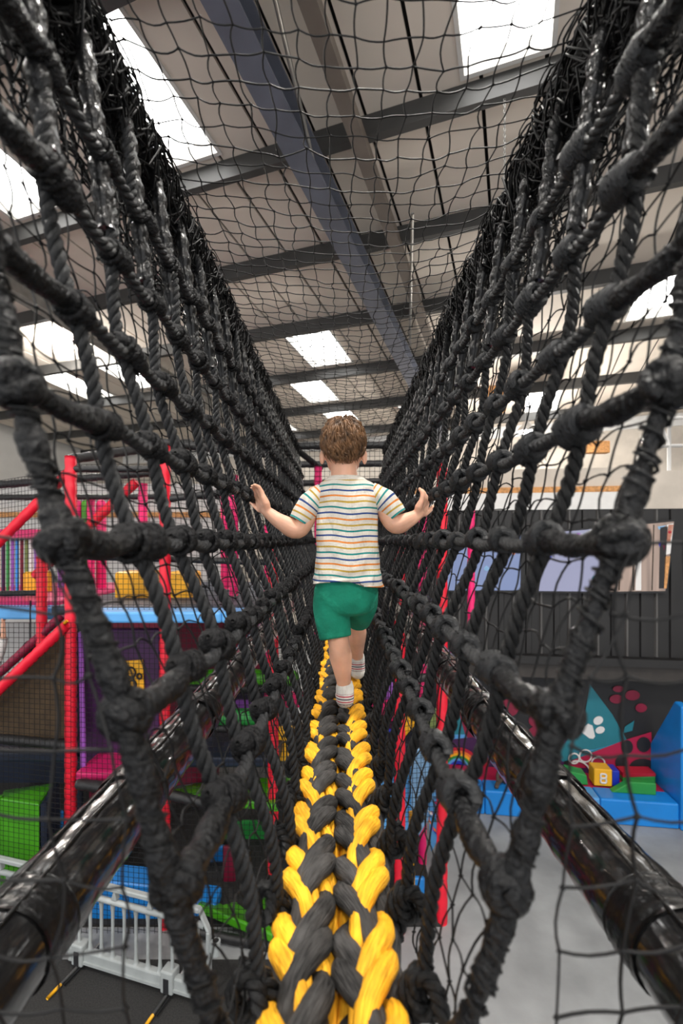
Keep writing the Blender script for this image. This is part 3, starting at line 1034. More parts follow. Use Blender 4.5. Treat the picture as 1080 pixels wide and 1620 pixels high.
# hair
HC, HR = np.array([.0064, 1.622, EYE + .325]), np.array([.0735, .0935, .086])
mb = MB()
th = np.linspace(0, 2 * PI, 49)[:-1]
rows = 22
V = []
for i in range(rows + 1):
    for a in th:
        back = max(0.0, -math.sin(a)); front = max(0.0, math.sin(a))
        low = 0.04 - 0.78 * back ** 0.6 + 0.34 * front + 0.10 * abs(math.cos(a)) ** 6     # hairline height on the unit sphere
        low = max(-0.84, low)
        p0 = math.asin(max(-1, min(1, low)))
        ph = PI / 2 - (PI / 2 - p0) * i / rows
        k = 1 + 0.012 * math.sin(9 * a + 4 * ph) + 0.014 * math.sin(5 * a - 7 * ph)
        k *= 1 - 0.035 * (i / rows) ** 6
        if i < 9:
            k += 0.03 * (1 - i / 9) * (math.sin(3 * a + 1) * 0.5 + 0.5)
        V.append(HC + HR * k * np.array([math.cos(ph) * math.cos(a), math.cos(ph) * math.sin(a), math.sin(ph)]))
n = len(th)
Q = [(i * n + j, i * n + (j + 1) % n, (i + 1) * n + (j + 1) % n, (i + 1) * n + j) for i in range(rows) for j in range(n)]
mb.add(V, [Q])
hair = cbuild(mb, 'hair', 'hair')
md = hair.modifiers.new('thick', 'SOLIDIFY'); md.thickness = 0.012; md.offset = 1
mb = MB()
crown = np.array([0.012, -0.25, 0.97])
for k in range(4600):
    a = rng.uniform(0, 2 * PI); back = max(0.0, -math.sin(a)); front = max(0.0, math.sin(a))
    low = max(-0.82, 0.06 - 0.78 * back ** 0.6 + 0.34 * front + 0.10 * abs(math.cos(a)) ** 6)
    z = rng.uniform(low, 1.0) if k < 3600 else rng.uniform(0.55, 1.0)
    q = math.sqrt(max(0, 1 - z * z))
    d = np.array([q * math.cos(a), q * math.sin(a), z])
    f = d - crown; f -= d * f.dot(d)
    f = f / (np.linalg.norm(f) + 1e-6) + np.cross(d, f) * 0.35 + rng.normal(0, 0.42, 3) + np.array([0.35 * math.sin(7 * a) * max(0, z), 0, 0])
    L = rng.uniform(0.18, 0.42) * (1.25 if z > 0.4 else 0.8)
    top = max(0, z)
    pts = []
    for t in (0, .35, .7, 1.0):
        e = d + f * L * t
        e = e / np.linalg.norm(e) * (1.0 + 0.014 + (0.085 * top + 0.015) * math.sin(t * PI * 0.8) * (0.5 + 0.5 * math.sin(9 * a + 5 * z)) + 0.03 * t * rng.uniform(0, 1))
        pts.append(HC + HR * e)
    tube(mb, np.array(pts), [0.0011, 0.0012, 0.0009, 0.0003], 3, caps=False)
for k in range(620):        # thicker locks
    a = rng.uniform(0, 2 * PI); back = max(0.0, -math.sin(a)); front = max(0.0, math.sin(a))
    low = max(-0.78, 0.10 - 0.78 * back ** 0.6 + 0.34 * front)
    z = rng.uniform(low, 1.0)
    q = math.sqrt(max(0, 1 - z * z))
    d = np.array([q * math.cos(a), q * math.sin(a), z])
    f = d - crown; f -= d * f.dot(d)
    f = f / (np.linalg.norm(f) + 1e-6) + np.cross(d, f) * 0.45 + rng.normal(0, 0.40, 3)
    L = rng.uniform(0.22, 0.40) * (1.2 if z > 0.3 else 0.6)
    lift = 0.05 + 0.11 * max(0, z)
    pts = []
    for t in (0, .3, .65, 1.0):
        e = d + f * L * t
        e = e / np.linalg.norm(e) * (0.995 + lift * math.sin(t * PI * 0.75) * rng.uniform(0.5, 1.1))
        pts.append(HC + HR * e)
    tube(mb, np.array(pts), [0.0045, 0.0042, 0.0028, 0.0004], 5, caps=False)
o = mb.build('strands', 'hair_strand', hair); o['kind'] = 'stuff'

# T-shirt
mb = MB()
cx = .019
rings = [(.0125, 1.615, .214, .052, .05), (.014, 1.617, .208, .062, .056), (.017, 1.62, .192, .088, .066), (.019, 1.62, .172, .104, .076), (.019, 1.62, .14, .106, .083),
         (.019, 1.62, .05, .103, .086), (.0195, 1.62, -.02, .104, .088), (.021, 1.62, -.09, .110, .092), (.021, 1.62, -.125, .1165, .096), (.022, 1.62, -.139, .119, .098)]
rings = [(a, b, z + EYE, c, d) for a, b, z, c, d in rings]
loft(mb, rings, 64, 2.5, wr=0.016, hem=lambda t: -0.012 * np.cos(t) * (np.cos(t) > 0) - 0.004 + 0.012 * np.exp(-((np.sin(t) + 1) * 3) ** 2) * (np.cos(t) < 0.2), caps=True)
shirt = cbuild(mb, 't_shirt', 'shirt')
co = get_co(shirt.data)
PER = 0.0183
zz = co[:, 2] - EYE
sv = zz - .177 + 3 * PER + 80 * PER + 0.0035 * np.sin(co[:, 0] * 22 + 0.6) * (zz < .12) + 0.0018 * np.sin(co[:, 0] * 60)
sv = np.where(zz > .199, 80 * PER + 0.5 * PER, sv)
set_attr(shirt.data, 's', sv)
for s, sh, hm in ((-1, (-.055, 1.62, .160), (-.140, 1.606, .062)), (1, (.094, 1.62, .160), (.184, 1.606, .080))):
    P = spline(zrel([sh, (np.array(sh) + hm) / 2 + [s * .006, 0, .008], hm]), 14)
    t = np.linspace(0, 1, len(P))
    mb = MB()
    tube(mb, P, np.interp(t, [0, .5, 1], [.038, .044, .0385]) * (1 + 0.02 * np.sin(t * 17)), 28, (0, 1, 0), True, rb=np.interp(t, [0, .5, 1], [.052, .047, .040]))
    o = mb.build('sleeve', 'shirt', shirt)
    ln = np.linalg.norm(np.diff(P, axis=0), axis=1).sum()
    set_attr(o.data, 's', np.repeat((1 - t) * ln, 28) + 3 * PER + 40 * PER)
# collar band
mb = MB()
th = np.linspace(0, 2 * PI, 41)
tube(mb, np.stack([.0125 + .054 * np.cos(th), 1.615 + .052 * np.sin(th), EYE + .211 + .004 * np.sin(th)], -1), 0.006, 8, (0, 0, 1), caps=False)
o = mb.build('collar', 'shirt', shirt)
set_attr(o.data, 's', np.full(len(o.data.vertices), 0.5 * PER))
# shorts
mb = MB()
loft(mb, [(.017, 1.625, EYE + z, hx, hy) for z, hx, hy in ((-.115, .100, .085), (-.15, .104, .088), (-.19, .106, .09), (-.215, .098, .086), (-.238, .088, .076), (-.25, .05, .05))], 32)
P = zrel([(-.030, 1.622, -.165), (-.034, 1.615, -.23), (-.020, 1.60, -.325)])
tube(mb, spline(P, 6), np.interp(np.linspace(0, 1, 13), [0, .5, 1], [.062, .062, .054]), 24)
P = zrel([(.066, 1.64, -.165), (.068, 1.68, -.225), (.062, 1.765, -.292)])
tube(mb, spline(P, 6), np.interp(np.linspace(0, 1, 13), [0, .5, 1], [.06, .058, .046]), 24)
remesh(cbuild(mb, 'shorts', 'shorts'), 0.0042, 5)
# socks
for h, k, c, a, hl, to in LEGS:
    mb = MB()
    a, hl, to = (np.array(q) for q in (a, hl, to))
    capsule(mb, zrel(spline([a + [0, 0, .008], (a + hl) / 2 + [0, -.002, .0], hl], 5)), [.0305] * 11, 18)
    capsule(mb, zrel(spline([hl, (hl + to) / 2 + [0, 0, .003], to], 5)), np.linspace(.031, .022, 11), 18)
    o = remesh(cbuild(mb, 'sock', 'sock'), 0.003, 4)
    z = get_co(o.data)[:, 2] - EYE - a[2]
    y = get_co(o.data)[:, 1] - hl[1]
    set_attr(o.data, 's', np.where((z < -.008) & (z > -.042) & (y < .03), z + 0.85, 0.006))

# a second child half out of the frame, in the play frame
C2 = np.array([-3.70, 5.05, 1.46])
kid = thing('person', 'child in white top and pink skirt with one raised arm in the play frame', 'person', C2)
mb = MB()
capsule(mb, [(0, 0, .80), (0, 0, .52)], [.085, .095], 16)
capsule(mb, [(0, 0, .84), (0, 0, .92)], [.04, .04], 12)
ellipsoid(mb, (0, 0, 1.01), (.078, .09, .105), 20, 14)
ellipsoid(mb, (0, -.092, 1.0), (.011, .014, .013), 10, 8)
for s in (-1, 1):
    ellipsoid(mb, (s * .08, 0, 1.0), (.01, .016, .026), 10, 8)
    capsule(mb, spline([(s * .05, 0, .48), (s * .055, -.01, .26), (s * .055, .01, .07)], 5), np.linspace(.062, .03, 11), 12)
    capsule(mb, [(s * .055, .01, .035), (s * .06, -.10, .03)], [.03, .026], 10)
capsule(mb, spline([(.09, 0, .80), (.15, -.01, .98), (.16, -.02, 1.18)], 5), np.linspace(.034, .02, 11), 12)
hand(mb, (.16, -.02, 1.18), (.165, -.02, 1.245), (.168, -.025, 1.305), (0, 1, 0), (-.5, 0, .3))
capsule(mb, spline([(-.09, 0, .80), (-.15, .01, .66), (-.14, -.08, .54)], 5), np.linspace(.034, .02, 11), 12)
hand(mb, (-.14, -.08, .54), (-.14, -.12, .50), (-.135, -.15, .47), (0.9, .3, 0), (.3, -.5, 0))
remesh(mb.build('body', 'skin', kid), 0.005, 4)
mb = MB(); loft(mb, [(0, 0, .83, .075, .06), (0, 0, .76, .11, .085), (0, 0, .62, .105, .085), (0, 0, .55, .11, .09)], 24)
top_ = mb.build('white_top', 'white', kid)
mb = MB(); tube(mb, spline([(.08, 0, .79), (.125, -.005, .90), (.152, -.01, 1.02)], 5), np.linspace(.05, .042, 11), 14)
mb.build('sleeve', 'white', top_)
mb = MB(); tube(mb, spline([(-.08, 0, .79), (-.13, .005, .70)], 5), np.linspace(.05, .042, 6), 14)
mb.build('sleeve', 'white', top_)
M['pinkskirt'] = mat('pink_cloth', (0.75, 0.32, 0.34), 0.85, var=0.1)
mb = MB(); loft(mb, [(0, 0, .58, .10, .085), (0, 0, .48, .14, .12), (0, 0, .36, .18, .16)], 32, wr=0.03)
mb.build('skirt', 'pinkskirt', kid)
mb = MB(); ellipsoid(mb, (0, .012, 1.03), (.088, .096, .105), 20, 14)
mb.build('hair', 'hair', kid)

# ================================================================== PLAY FRAME
FY = 4.35
frame = thing('play_frame', 'tall soft-play climbing frame with red padded posts, coloured decks and black netting', 'play frame', (0, 4.8, 0))
FO = (0, -4.8, 0)


def fb(mb, name, mt, smooth=False, parent=None):
    return mb.build(name, mt, parent or frame, smooth, None if parent else FO)


def padded(p, q, mt, r=0.05, name='post', seg=0.13, parent=None):
    """foam tube with tied joints"""
    p, q = np.array(p, float), np.array(q, float)
    P = resample([p, q], 0.0325)
    k = np.arange(len(P))
    rr = np.where(k % 4 == 0, r * 0.93, r * 1.02)
    mb = MB(); tube(mb, P, rr, 12)
    return fb(mb, name, mt, True, parent)


def post(px, y, z0, ytop, mt='red', r=0.05):
    x = (px - 540) / F * y
    return padded((x, y, z0), (x, y, at(0, ytop, y)[2]), mt, r)


post(112, FY, 0, 722); post(261, FY, 0, 706); post(432, 4.5, 0, 800)
post(632, 4.30, 0, 800); post(699, 4.40, 0, 715)
post(226, 5.9, 2.9, 765, 'pink', 0.055); post(370, 5.2, 2.9, 752, 'pink', 0.05); post(356, 5.9, 2.9, 760, 'pink', 0.055)
post(144, 6.6, 2.9, 790, 'pink', 0.05); post(503, 4.9, 0, 738, 'pink', 0.04); post(668, 5.2, 0, 790, 'pink', 0.045); post(424, 5.4, 1.4, 830, 'pink', 0.045)
post(66, 4.9, 1.45, 880, 'red', 0.05); post(745, 5.2, 2.4, 800, 'pink', 0.04)
# tunnel mouth posts and rails
ztop = at(0, 706, 4.72)[2]
for a, b, r in (((450, 706, 4.72), (618, 704, 4.72), 0.035), ((450, 735, 5.6), (640, 733, 5.6), 0.04), ((455, 700, 4.72), (508, 742, 5.0), 0.032), ((450, 765, 5.3), (640, 760, 5.3), 0.035)):
    padded(at(*a), at(*b), 'black_pad', r, 'rail')
# sloping red guard rails
padded(at(-60, 915, 4.5), at(108, 748, 4.5), 'red', 0.046, 'sloping_rail')
padded(at(55, 912, 5.0), at(216, 762, 5.0), 'red', 0.05, 'sloping_rail')
# black padded rails
for a, b, r in (((108, 727, FY), (300, 700, 5.6), .045), ((-40, 770, 5.6), (240, 748, 5.6), .045), ((-40, 787, 6.4), (400, 785, 6.4), .04), ((112, 742, FY), (261, 742, FY + .01), .03), ((250, 700, FY), (440, 720, 5.0), .04),
                ((261, 790, FY), (432, 770, 4.6), .032), ((-40, 940, 4.9), (70, 938, 4.9), .03), ((-60, 1162, 4.45), (112, 1180, 4.35), .045), ((125, 1240, 4.3), (205, 1252, 4.1), .05),
                ((270, 1258, 4.3), (330, 1272, 4.2), .045), ((300, 1088, 5.0), (440, 1090, 5.0), .045), ((330, 1152, 4.9), (430, 1155, 4.9), .04), ((632, 1075, 4.3), (699, 1070, 4.4), .04),
                ((120, 880, FY), (432, 890, 4.5), .03), ((312, 1475, 4.2), (440, 1500, 4.1), .04)):
    padded(at(*a), at(*b), 'black_pad', r, 'rail')


def slab(p0, p1, p2, p3, thick, name, mt, bev=0.02):
    """quad deck or panel from four points, thickened straight down or back"""
    mb = MB(); prism(mb, [p0, p1, p2, p3], thick)
    o = fb(mb, name, mt)
    return bevel(o, bev) if bev else o


def deck(px0, px1, y0, y1, z, th, name, mt):
    x = lambda px, y: (px - 540) / F * y
    p = [(x(px0, y0), y0, z), (x(px1, y0), y0, z), (x(px1, y0), y1, z), (x(px0, y0), y1, z)]
    return slab(*p, (0, 0, -th), name, mt)


def panel(pts, y, name, mt, th=0.05, dy=0.0):
    """upright board: pixel outline at distance y (dy: how far its last points step back)"""
    n = len(pts)
    P = [at(px, py, y + (dy * i / (n - 1) if dy else 0)) for i, (px, py) in enumerate(pts)]
    mb = MB(); prism(mb, P, (0, th, 0))
    return bevel(fb(mb, name, mt), 0.012, 1)


# upper deck and its light-blue edge pad
zu = at(0, 966, 4.3)[2]
for a, b in ((-70, 66), (66, 133)):
    deck(a, b, 5.0, 5.25, at(0, 962, 5.0)[2], 0.12, 'edge_pad', 'lblue')
for a, b in ((133, 261), (261, 350), (350, 440)):
    deck(a, b, 4.22, 4.5, zu, 0.10, 'edge_pad', 'lblue')
deck(80, 440, 4.5, 7.2, zu + 0.01, 0.08, 'upper_deck', 'navy')
deck(-160, 90, 5.25, 7.6, at(0, 950, 5.3)[2], 0.08, 'upper_deck', 'magenta')
deck(560, 705, 4.5, 7.2, zu + 0.01, 0.08, 'upper_deck', 'navy')
# lower deck
zl = at(0, 1222, 4.3)[2]
deck(-160, 118, 4.6, 7.2, zl + .05, 0.1, 'lower_deck', 'navy')
deck(118, 262, 4.30, 5.0, zl, 0.08, 'lower_deck', 'magenta')
deck(262, 440, 4.6, 7.2, zl, 0.1, 'lower_deck', 'navy')
deck(560, 705, 4.9, 7.2, zl, 0.1, 'lower_deck', 'navy')
# dark back boards of the two lower levels
for a, b, t, bt, mt in ((-130, 130, 985, 1260, 'navy'), (130, 440, 985, 1200, 'crimson'), (-130, 440, 1240, 1410, 'navy')):
    panel([(a, t), (b, t), (b, bt), (a, bt)], 6.9, 'back_board', mt)
panel([(590, 965), (800, 965), (800, 1080), (590, 1080)], 6.9, 'back_board', 'kprint')
# brown triangle under the sloping guard with yellow piping
panel([(-60, 1150), (106, 992), (112, 1170), (-60, 1170)], 4.42, 'side_panel', 'brown')
padded(at(-60, 1147, 4.3), at(106, 988, 4.3), 'red', 0.048, 'sloping_rail')
mb = MB(); tube(mb, [at(-60, 1141, 4.28), at(106, 982, 4.28)], 0.014, 8)
fb(mb, 'piping', 'yellow', True)
padded(at(-60, 1120, 4.9), at(100, 972, 4.9), 'crimson', 0.045, 'sloping_rail')
# purple board with the yellow notice
panel([(122, 1000), (128, 1000), (134, 1235), (126, 1235)], 4.40, 'edge_board', 'lilac')
pp = panel([(128, 995), (252, 995), (252, 1208), (130, 1225)], 4.7, 'board', 'purple')
mb = MB()
P = [at(170, 1048, 4.67), at(225, 1044, 4.67), at(228, 1092, 4.67), at(178, 1096, 4.67)]
prism(mb, P, (0, 0.02, 0))
no = fb(mb, 'notice', 'yellow')
no['label'] = 'yellow notice with dark ring shapes'
for px, py, r in ((190, 1066, .042), (207, 1064, .042), (192, 1085, .036), (209, 1083, .036), (220, 1070, .022)):
    c = at(px, py, 4.655)
    t = np.linspace(0, 2 * PI, 21)
    mb = MB(); tube(mb, c + np.outer(np.cos(t), (r, 0, 0)) + np.outer(np.sin(t), (0, 0, r * 1.15)), 0.009, 6, (0, 1, 0), caps=False)
    fb(mb, 'ring_mark', 'kprint', True)
panel([(118, 1300), (128, 1300), (128, 1225), (118, 1225)], 4.5, 'board', 'navy')
# blue boards
panel([(90, 1120), (112, 1120), (112, 1165), (90, 1165)], 5.4, 'board', 'blue')
panel([(242, 1135), (285, 1135), (285, 1182), (242, 1182)], 5.0, 'board', 'blue')
panel([(335, 1165), (385, 1165), (385, 1195), (335, 1195)], 5.2, 'board', 'blue')
panel([(368, 1165), (392, 1165), (392, 1205), (368, 1205)], 5.1, 'board', 'yellow')
panel([(235, 1200), (345, 1178), (345, 1235), (235, 1250)], 4.9, 'board', 'crimson')
panel([(320, 1340), (375, 1340), (375, 1420), (320, 1420)], 5.2, 'board', 'blue')
panel([(82, 1285), (97, 1285), (97, 1360), (82, 1360)], 5.0, 'board', 'blue')
panel([(150, 1270), (200, 1270), (200, 1330), (150, 1330)], 5.0, 'board', 'blue')
panel([(140, 1245), (152, 1245), (152, 1330), (140, 1330)], 4.7, 'board', 'crimson')
panel([(352, 1340), (372, 1340), (372, 1420), (352, 1420)], 4.9, 'board', 'crimson')
panel([(440, 1150), (500, 1150), (500, 1205), (440, 1205)], 5.0, 'board', 'yellow')
panel([(372, 1108), (430, 1108), (430, 1124), (372, 1124)], 5.3, 'board', 'lilac')
panel([(440, 1095), (480, 1095), (480, 1120), (440, 1120)], 5.5, 'board', 'pink')
# green rollers
for (a, b, py, y, mt) in ((300, 460, 1072, 5.05, 'green'), (330, 420, 1134, 4.95, 'dgreen')):
    mb = MB(); capsule(mb, [at(a, py, y), at((a + b) / 2, py, y), at(b, py, y)], 0.085, 18)
    fb(mb, 'roller', mt, True)
# green decks
slab(at(262, 1252, 4.45), at(440, 1272, 4.35), at(462, 1228, 5.0), at(330, 1232, 5.2), (0, 0, -0.08), 'green_deck', 'green')
panel([(455, 1255), (470, 1255), (470, 1290), (455, 1290)], 4.7, 'board', 'blue')
slab(at(312, 1428, 4.35), at(432, 1478, 4.1), at(425, 1395, 4.9), at(330, 1412, 5.0), (0, 0, -0.09), 'green_deck', 'green')
panel([(325, 1300), (440, 1300), (440, 1330), (325, 1330)], 5.6, 'board', 'dgreen')
# blue base blocks
for a, b, t, bt, y in ((140, 262, 1392, 1500, 4.42), (262, 340, 1420, 1520, 4.45), (340, 470, 1482, 1550, 4.25), (-60, 60, 1440, 1520, 4.6)):
    panel([(a, t), (b, t + 12), (b, bt), (a, bt - 12)], y, 'base_block', 'blue', 0.25)
# green corner block on the left
mb = MB()
a, b = at(0, 1262, 4.45), at(62, 1272, 4.35)
c, d = at(84, 1238, 4.9), at(5, 1250, 5.1)
zb = at(0, 1420, 4.35)[2]
mb.add([a, b, c, d] + [np.array([q[0], q[1], zb]) for q in (a, b, c, d)], [[(0, 1, 2, 3), (0, 4, 5, 1), (1, 5, 6, 2), (2, 6, 7, 3), (3, 7, 4, 0), (7, 6, 5, 4)]])
bevel(fb(mb, 'green_block', 'green'), 0.02)
mb = MB(); prism(mb, [at(64, 1272, 4.34), at(86, 1240, 4.88), at(88, 1400, 4.88), at(66, 1425, 4.34)], (0.04, 0.02, 0))
fb(mb, 'board', 'navy')
mb = MB(); prism(mb, [at(-60, 1262, 4.6), at(0, 1262, 4.45), at(0, 1420, 4.45), at(-60, 1420, 4.6)], (0, 0.05, 0))
fb(mb, 'board', 'green')
# things on the upper level
for a, b, y, lab in ((180, 242, 5.2, 'wide yellow foam block on the blue-edged upper deck'), (264, 304, 5.2, 'narrower yellow foam block right of the red post on the upper deck'), (35, 58, 6.0, 'small yellow foam block in front of the coloured curtain strips')):
    mb = MB(); p, q = at(a, 905, y), at(b, 957, y)
    box(mb, (p[0], y, q[2]), (q[0], y + 0.35, p[2]))
    bevel(tag(mb.build('foam_block', 'yellow', smooth=False), lab, 'foam block', 'yellow foam blocks on the upper deck'), 0.03)
cols = ['crimson', 'wprint', 'yellow', 'purple', 'dgreen', 'lilac', 'blue', 'crimson', 'olive', 'wprint', 'lilac', 'yellow']
for k in range(12):
    px = -20 + k * 7.4
    mb = MB(); box(mb, at(px, 938, 6.1), at(px + 5.5, 852, 6.13))
    fb(mb, 'curtain_strip', cols[k])
mb = MB(); box(mb, at(-40, 852, 6.0), at(75, 838, 6.2))
fb(mb, 'curtain_rail', 'magenta')
for px, mt, lab in ((100, 'lilac', 'hanging lilac bolster behind the sloping red rail'), (122, 'pink', 'hanging pink bolster between the lilac and green ones'), (137, 'green', 'hanging bright green bolster on the upper deck'), (160, 'pink', 'hanging pink bolster right of the green one')):
    mb = MB(); capsule(mb, [at(px, 798, 6.8), at(px, 870, 6.8), at(px, 945, 6.8)], 0.07, 14)
    tag(mb.build('hanging_bolster', mt), lab, 'bolster', 'hanging bolsters on the upper deck')
mb = MB(); ellipsoid(mb, at(86, 787, 6.0), (.09, .09, .08), 16, 12)
tag(mb.build('yellow_ball', 'yellow'), 'small yellow ball fixed by the sloping red rail', 'ball')
mb = MB(); ellipsoid(mb, at(48, 1030, 5.0), (.085, .08, .115), 20, 14)
tube(mb, [at(48, 1012, 5.0), at(48, 950, 5.0)], 0.008, 6)
tag(mb.build('punch_ball', 'kprint'), 'black oval punch ball hanging above the lower sloping rail', 'ball')
# pale wall patch inside the frame behind the punch ball
panel([(-60, 985), (92, 985), (92, 1110), (-60, 1110)], 6.6, 'inner_board', 'wall_l')

# right-hand bay: slide and panels below the tunnel mouth
panel([(585, 1088), (622, 1080), (622, 1108), (585, 1112)], 5.6, 'board', 'lilac')
panel([(575, 1112), (622, 1108), (622, 1142), (575, 1142)], 5.5, 'board', 'pink')
panel([(578, 1155), (622, 1155), (622, 1180), (578, 1180)], 5.2, 'board', 'dblue')
slab(at(560, 1330, 4.5), at(655, 1330, 4.5), at(650, 1180, 5.4), at(585, 1175, 5.4), (0, 0, -0.05), 'slide_bed', 'lblue')
panel([(650, 1190), (668, 1182), (690, 1280), (652, 1340)], 4.6, 'slide_side', 'paleblue', 0.04)
panel([(655, 1185), (690, 1195), (698, 1250), (660, 1300)], 4.75, 'slide_side', 'paleblue', 0.04)
panel([(640, 1390), (672, 1390), (672, 1490), (640, 1490)], 4.5, 'board', 'blue')
mb = MB(); tube(mb, [at(651, 1285, 4.42), at(651, 1450, 4.42)], 0.028, 14)
fb(mb, 'yellow_pole', 'yellow', True)
panel([(658, 1155), (690, 1120), (690, 1190), (672, 1190)], 4.9, 'board', 'olive')
panel([(630, 1150), (668, 1108), (664, 1140), (640, 1168)], 5.0, 'board', 'yellow')
# coloured graffiti board
base_ = panel([(678, 1262), (708, 1250), (706, 1310), (682, 1350)], 4.52, 'graffiti_board', 'lblue')
gc = ['magenta', 'wprint', 'lilac', 'orange', 'teal', 'wprint', 'dblue', 'magenta', 'lblue', 'orange', 'purple', 'wprint']
for k in range(22):
    px, py = 680 + rng.uniform(0, 24), 1264 + rng.uniform(0, 62)
    if py > 1350 - (px - 680) * 1.3 - 8: continue
    a = rng.uniform(0.6, 1.6); r = rng.uniform(4, 8); w = rng.uniform(1.5, 3)
    u = np.array([math.cos(a), math.sin(a)]); v = np.array([-u[1], u[0]])
    mb = MB()
    pts = [at(*(np.array([px, py]) + s * u * r + t * v * w), 4.512 - k * 0.0006) for s, t in ((-1, 0), (0, -1), (1, 0), (0, 1))]
    prism(mb, pts, (0, 0.004, 0))
    fb(mb, 'paint_fleck', gc[k % 12], parent=base_)


# ---- fine square netting of the frame
def grid_net(p00, p10, p11, p01, cell=0.046, r=0.0023, name='net_panel'):
    p00, p10, p11, p01 = (np.array(q, float) for q in (p00, p10, p11, p01))
    w = max(np.linalg.norm(p10 - p00), np.linalg.norm(p11 - p01)); h = max(np.linalg.norm(p01 - p00), np.linalg.norm(p11 - p10))
    mb = MB()
    for t in np.linspace(0, 1, int(w / cell) + 1):
        tube(mb, np.array([p00 + (p10 - p00) * t, p01 + (p11 - p01) * t]), r, 4, caps=False)
    for t in np.linspace(0, 1, int(h / cell) + 1):
        tube(mb, np.array([p00 + (p01 - p00) * t, p10 + (p11 - p10) * t]), r, 4, caps=False)
    return fb(mb, name, 'twine', True)


grid_net(at(-60, 960, 4.9), at(112, 960, FY), at(112, 742, FY), at(-60, 770, 4.9))
grid_net(at(112, 965, FY), at(261, 965, FY), at(261, 735, FY), at(112, 735, FY))
grid_net(at(261, 965, FY), at(432, 965, 4.5), at(432, 770, 4.5), at(261, 735, FY))
grid_net(at(-60, 1440, 4.30), at(112, 1480, 4.28), at(112, 985, 4.28), at(-60, 985, 4.30))
grid_net(at(112, 1480, 4.28), at(261, 1500, 4.28), at(261, 985, 4.28), at(112, 985, 4.28))
grid_net(at(261, 1500, 4.28), at(470, 1510, 4.20), at(470, 985, 4.35), at(261, 985, 4.28))
grid_net(at(560, 1480, 4.28), at(632, 1480, 4.28), at(632, 800, 4.28), at(560, 800, 4.28))
grid_net(at(632, 1300, 4.30), at(699, 1300, 4.38), at(699, 760, 4.38), at(632, 800, 4.30))
grid_net(at(450, 960, 4.85), at(640, 960, 4.85), at(640, 706, 4.85), at(450, 706, 4.85), 0.05)


# ================================================================== BARRIERS
def barrier(p, q, label, feet):
    p, q = np.array(p, float), np.array(q, float)
    t = thing('crowd_barrier', label, 'barrier', p, 'plastic barriers beside the play frame')
    d = q - p; L = np.linalg.norm(d); d /= L
    ang = math.atan2(d[1], d[0])
    t.rotation_euler = (0, 0, ang)
    H = 0.72

    def b(mb, name, mt='barrier', sm=False, parent=None): return mb.build(name, mt, parent or t, sm)
    mb = MB(); prism(mb, [(0.05, -.025, H - .04), (L - .09, -.025, H - .04), (L - .09, -.025, H), (0.05, -.025, H)], (0, .05, 0))
    prism(mb, [(L - .09, -.025, H), (L - .09, -.025, H - .045), (L - .03, -.025, H - .16), (L, -.025, H - .16)], (0, .05, 0))
    prism(mb, [(L - .03, -.025, H - .16), (L, -.025, H - .16), (L, -.025, .1), (L - .03, -.025, .1)], (0, .05, 0))
    prism(mb, [(0, -.025, .1), (.03, -.025, .1), (.03, -.025, H - .05), (0, -.025, H - .05)], (0, .05, 0))
    bevel(b(mb, 'top_rail'), .008, 1)
    mb = MB(); tube(mb, [(0.02, 0, H - .13), (L - .05, 0, H - .13)], .024, 10)
    b(mb, 'second_rail', sm=True)
    n = int(L / 0.105)
    for k in range(1, n):
        x = L * k / n
        mb = MB(); zz = np.array([.14, .17, .22, H - .22, H - .16, H - .13])
        tube(mb, np.stack([x + 0 * zz, 0 * zz, zz], -1), [.028, .018, .013, .013, .018, .026], 8)
        b(mb, 'upright', sm=True)
    for k in range(1, n, 3):
        mb = MB(); x = L * k / n + .02
        prism(mb, [(x - .02, -.02, H - .1), (x, -.02, H - .04), (x + .02, -.02, H - .04), (x + .03, -.02, H - .1)], (0, .04, 0))
        b(mb, 'web')
    mb = MB(); box(mb, (0.02, -.03, .05), (L - .02, .03, .15))
    bevel(b(mb, 'base_rail'), .012, 2)
    mb = MB(); box(mb, (0.04, -.042, .055), (L - .04, -.028, .075)); b(mb, 'base_lip')
    for x in feet:
        f = MB(); box(f, (x - .055, -.05, .03), (x + .055, .05, .20))
        fo = bevel(b(f, 'foot_block'), .012, 2)
        f = MB(); box(f, (x - .022, -.056, .04), (x + .022, -.048, .15)); b(f, 'slot', 'kprint', parent=fo)
        f = MB(); tube(f, [(x, .2, .02), (x, -.20, .02)], .012, 8); b(f, 'foot_bar', 'steel', True, fo)
        f = MB(); tube(f, [(x + .03, .2, .02), (x + .03, -.2, .02)], .008, 8); b(f, 'foot_bar', 'kprint', True, fo)
        f = MB(); tube(f, [(x, -.20, .02), (x, -.32, .02)], .0125, 8); b(f, 'foot_tip', 'yellow', True, fo)
    mb = MB(); a = np.linspace(0, 2 * PI, 17)
    tube(mb, [(L + .045, 0, H - .32), (L + .045, 0, H - .22)], .034, 14, caps=True); box(mb, (L - .01, -.014, H - .31), (L + .03, .014, H - .23))
    b(mb, 'hinge_ring', sm=False)
    mb = MB(); tube(mb, [(L + .045, 0, H - .219), (L + .045, 0, H - .2185)], .022, 12); b(mb, 'ring_hole', 'kprint')
    return t


barrier((-2.26, 3.98, 0.012), (-0.98, 3.60, 0.012), 'pale plastic crowd barrier with yellow-tipped feet beside the blue blocks', (0.13, 0.98))
barrier((-3.75, 4.42, 0.012), (-2.47, 4.06, 0.012), 'pale plastic crowd barrier in front of the green block, cut by the frame', (0.3, 1.0))

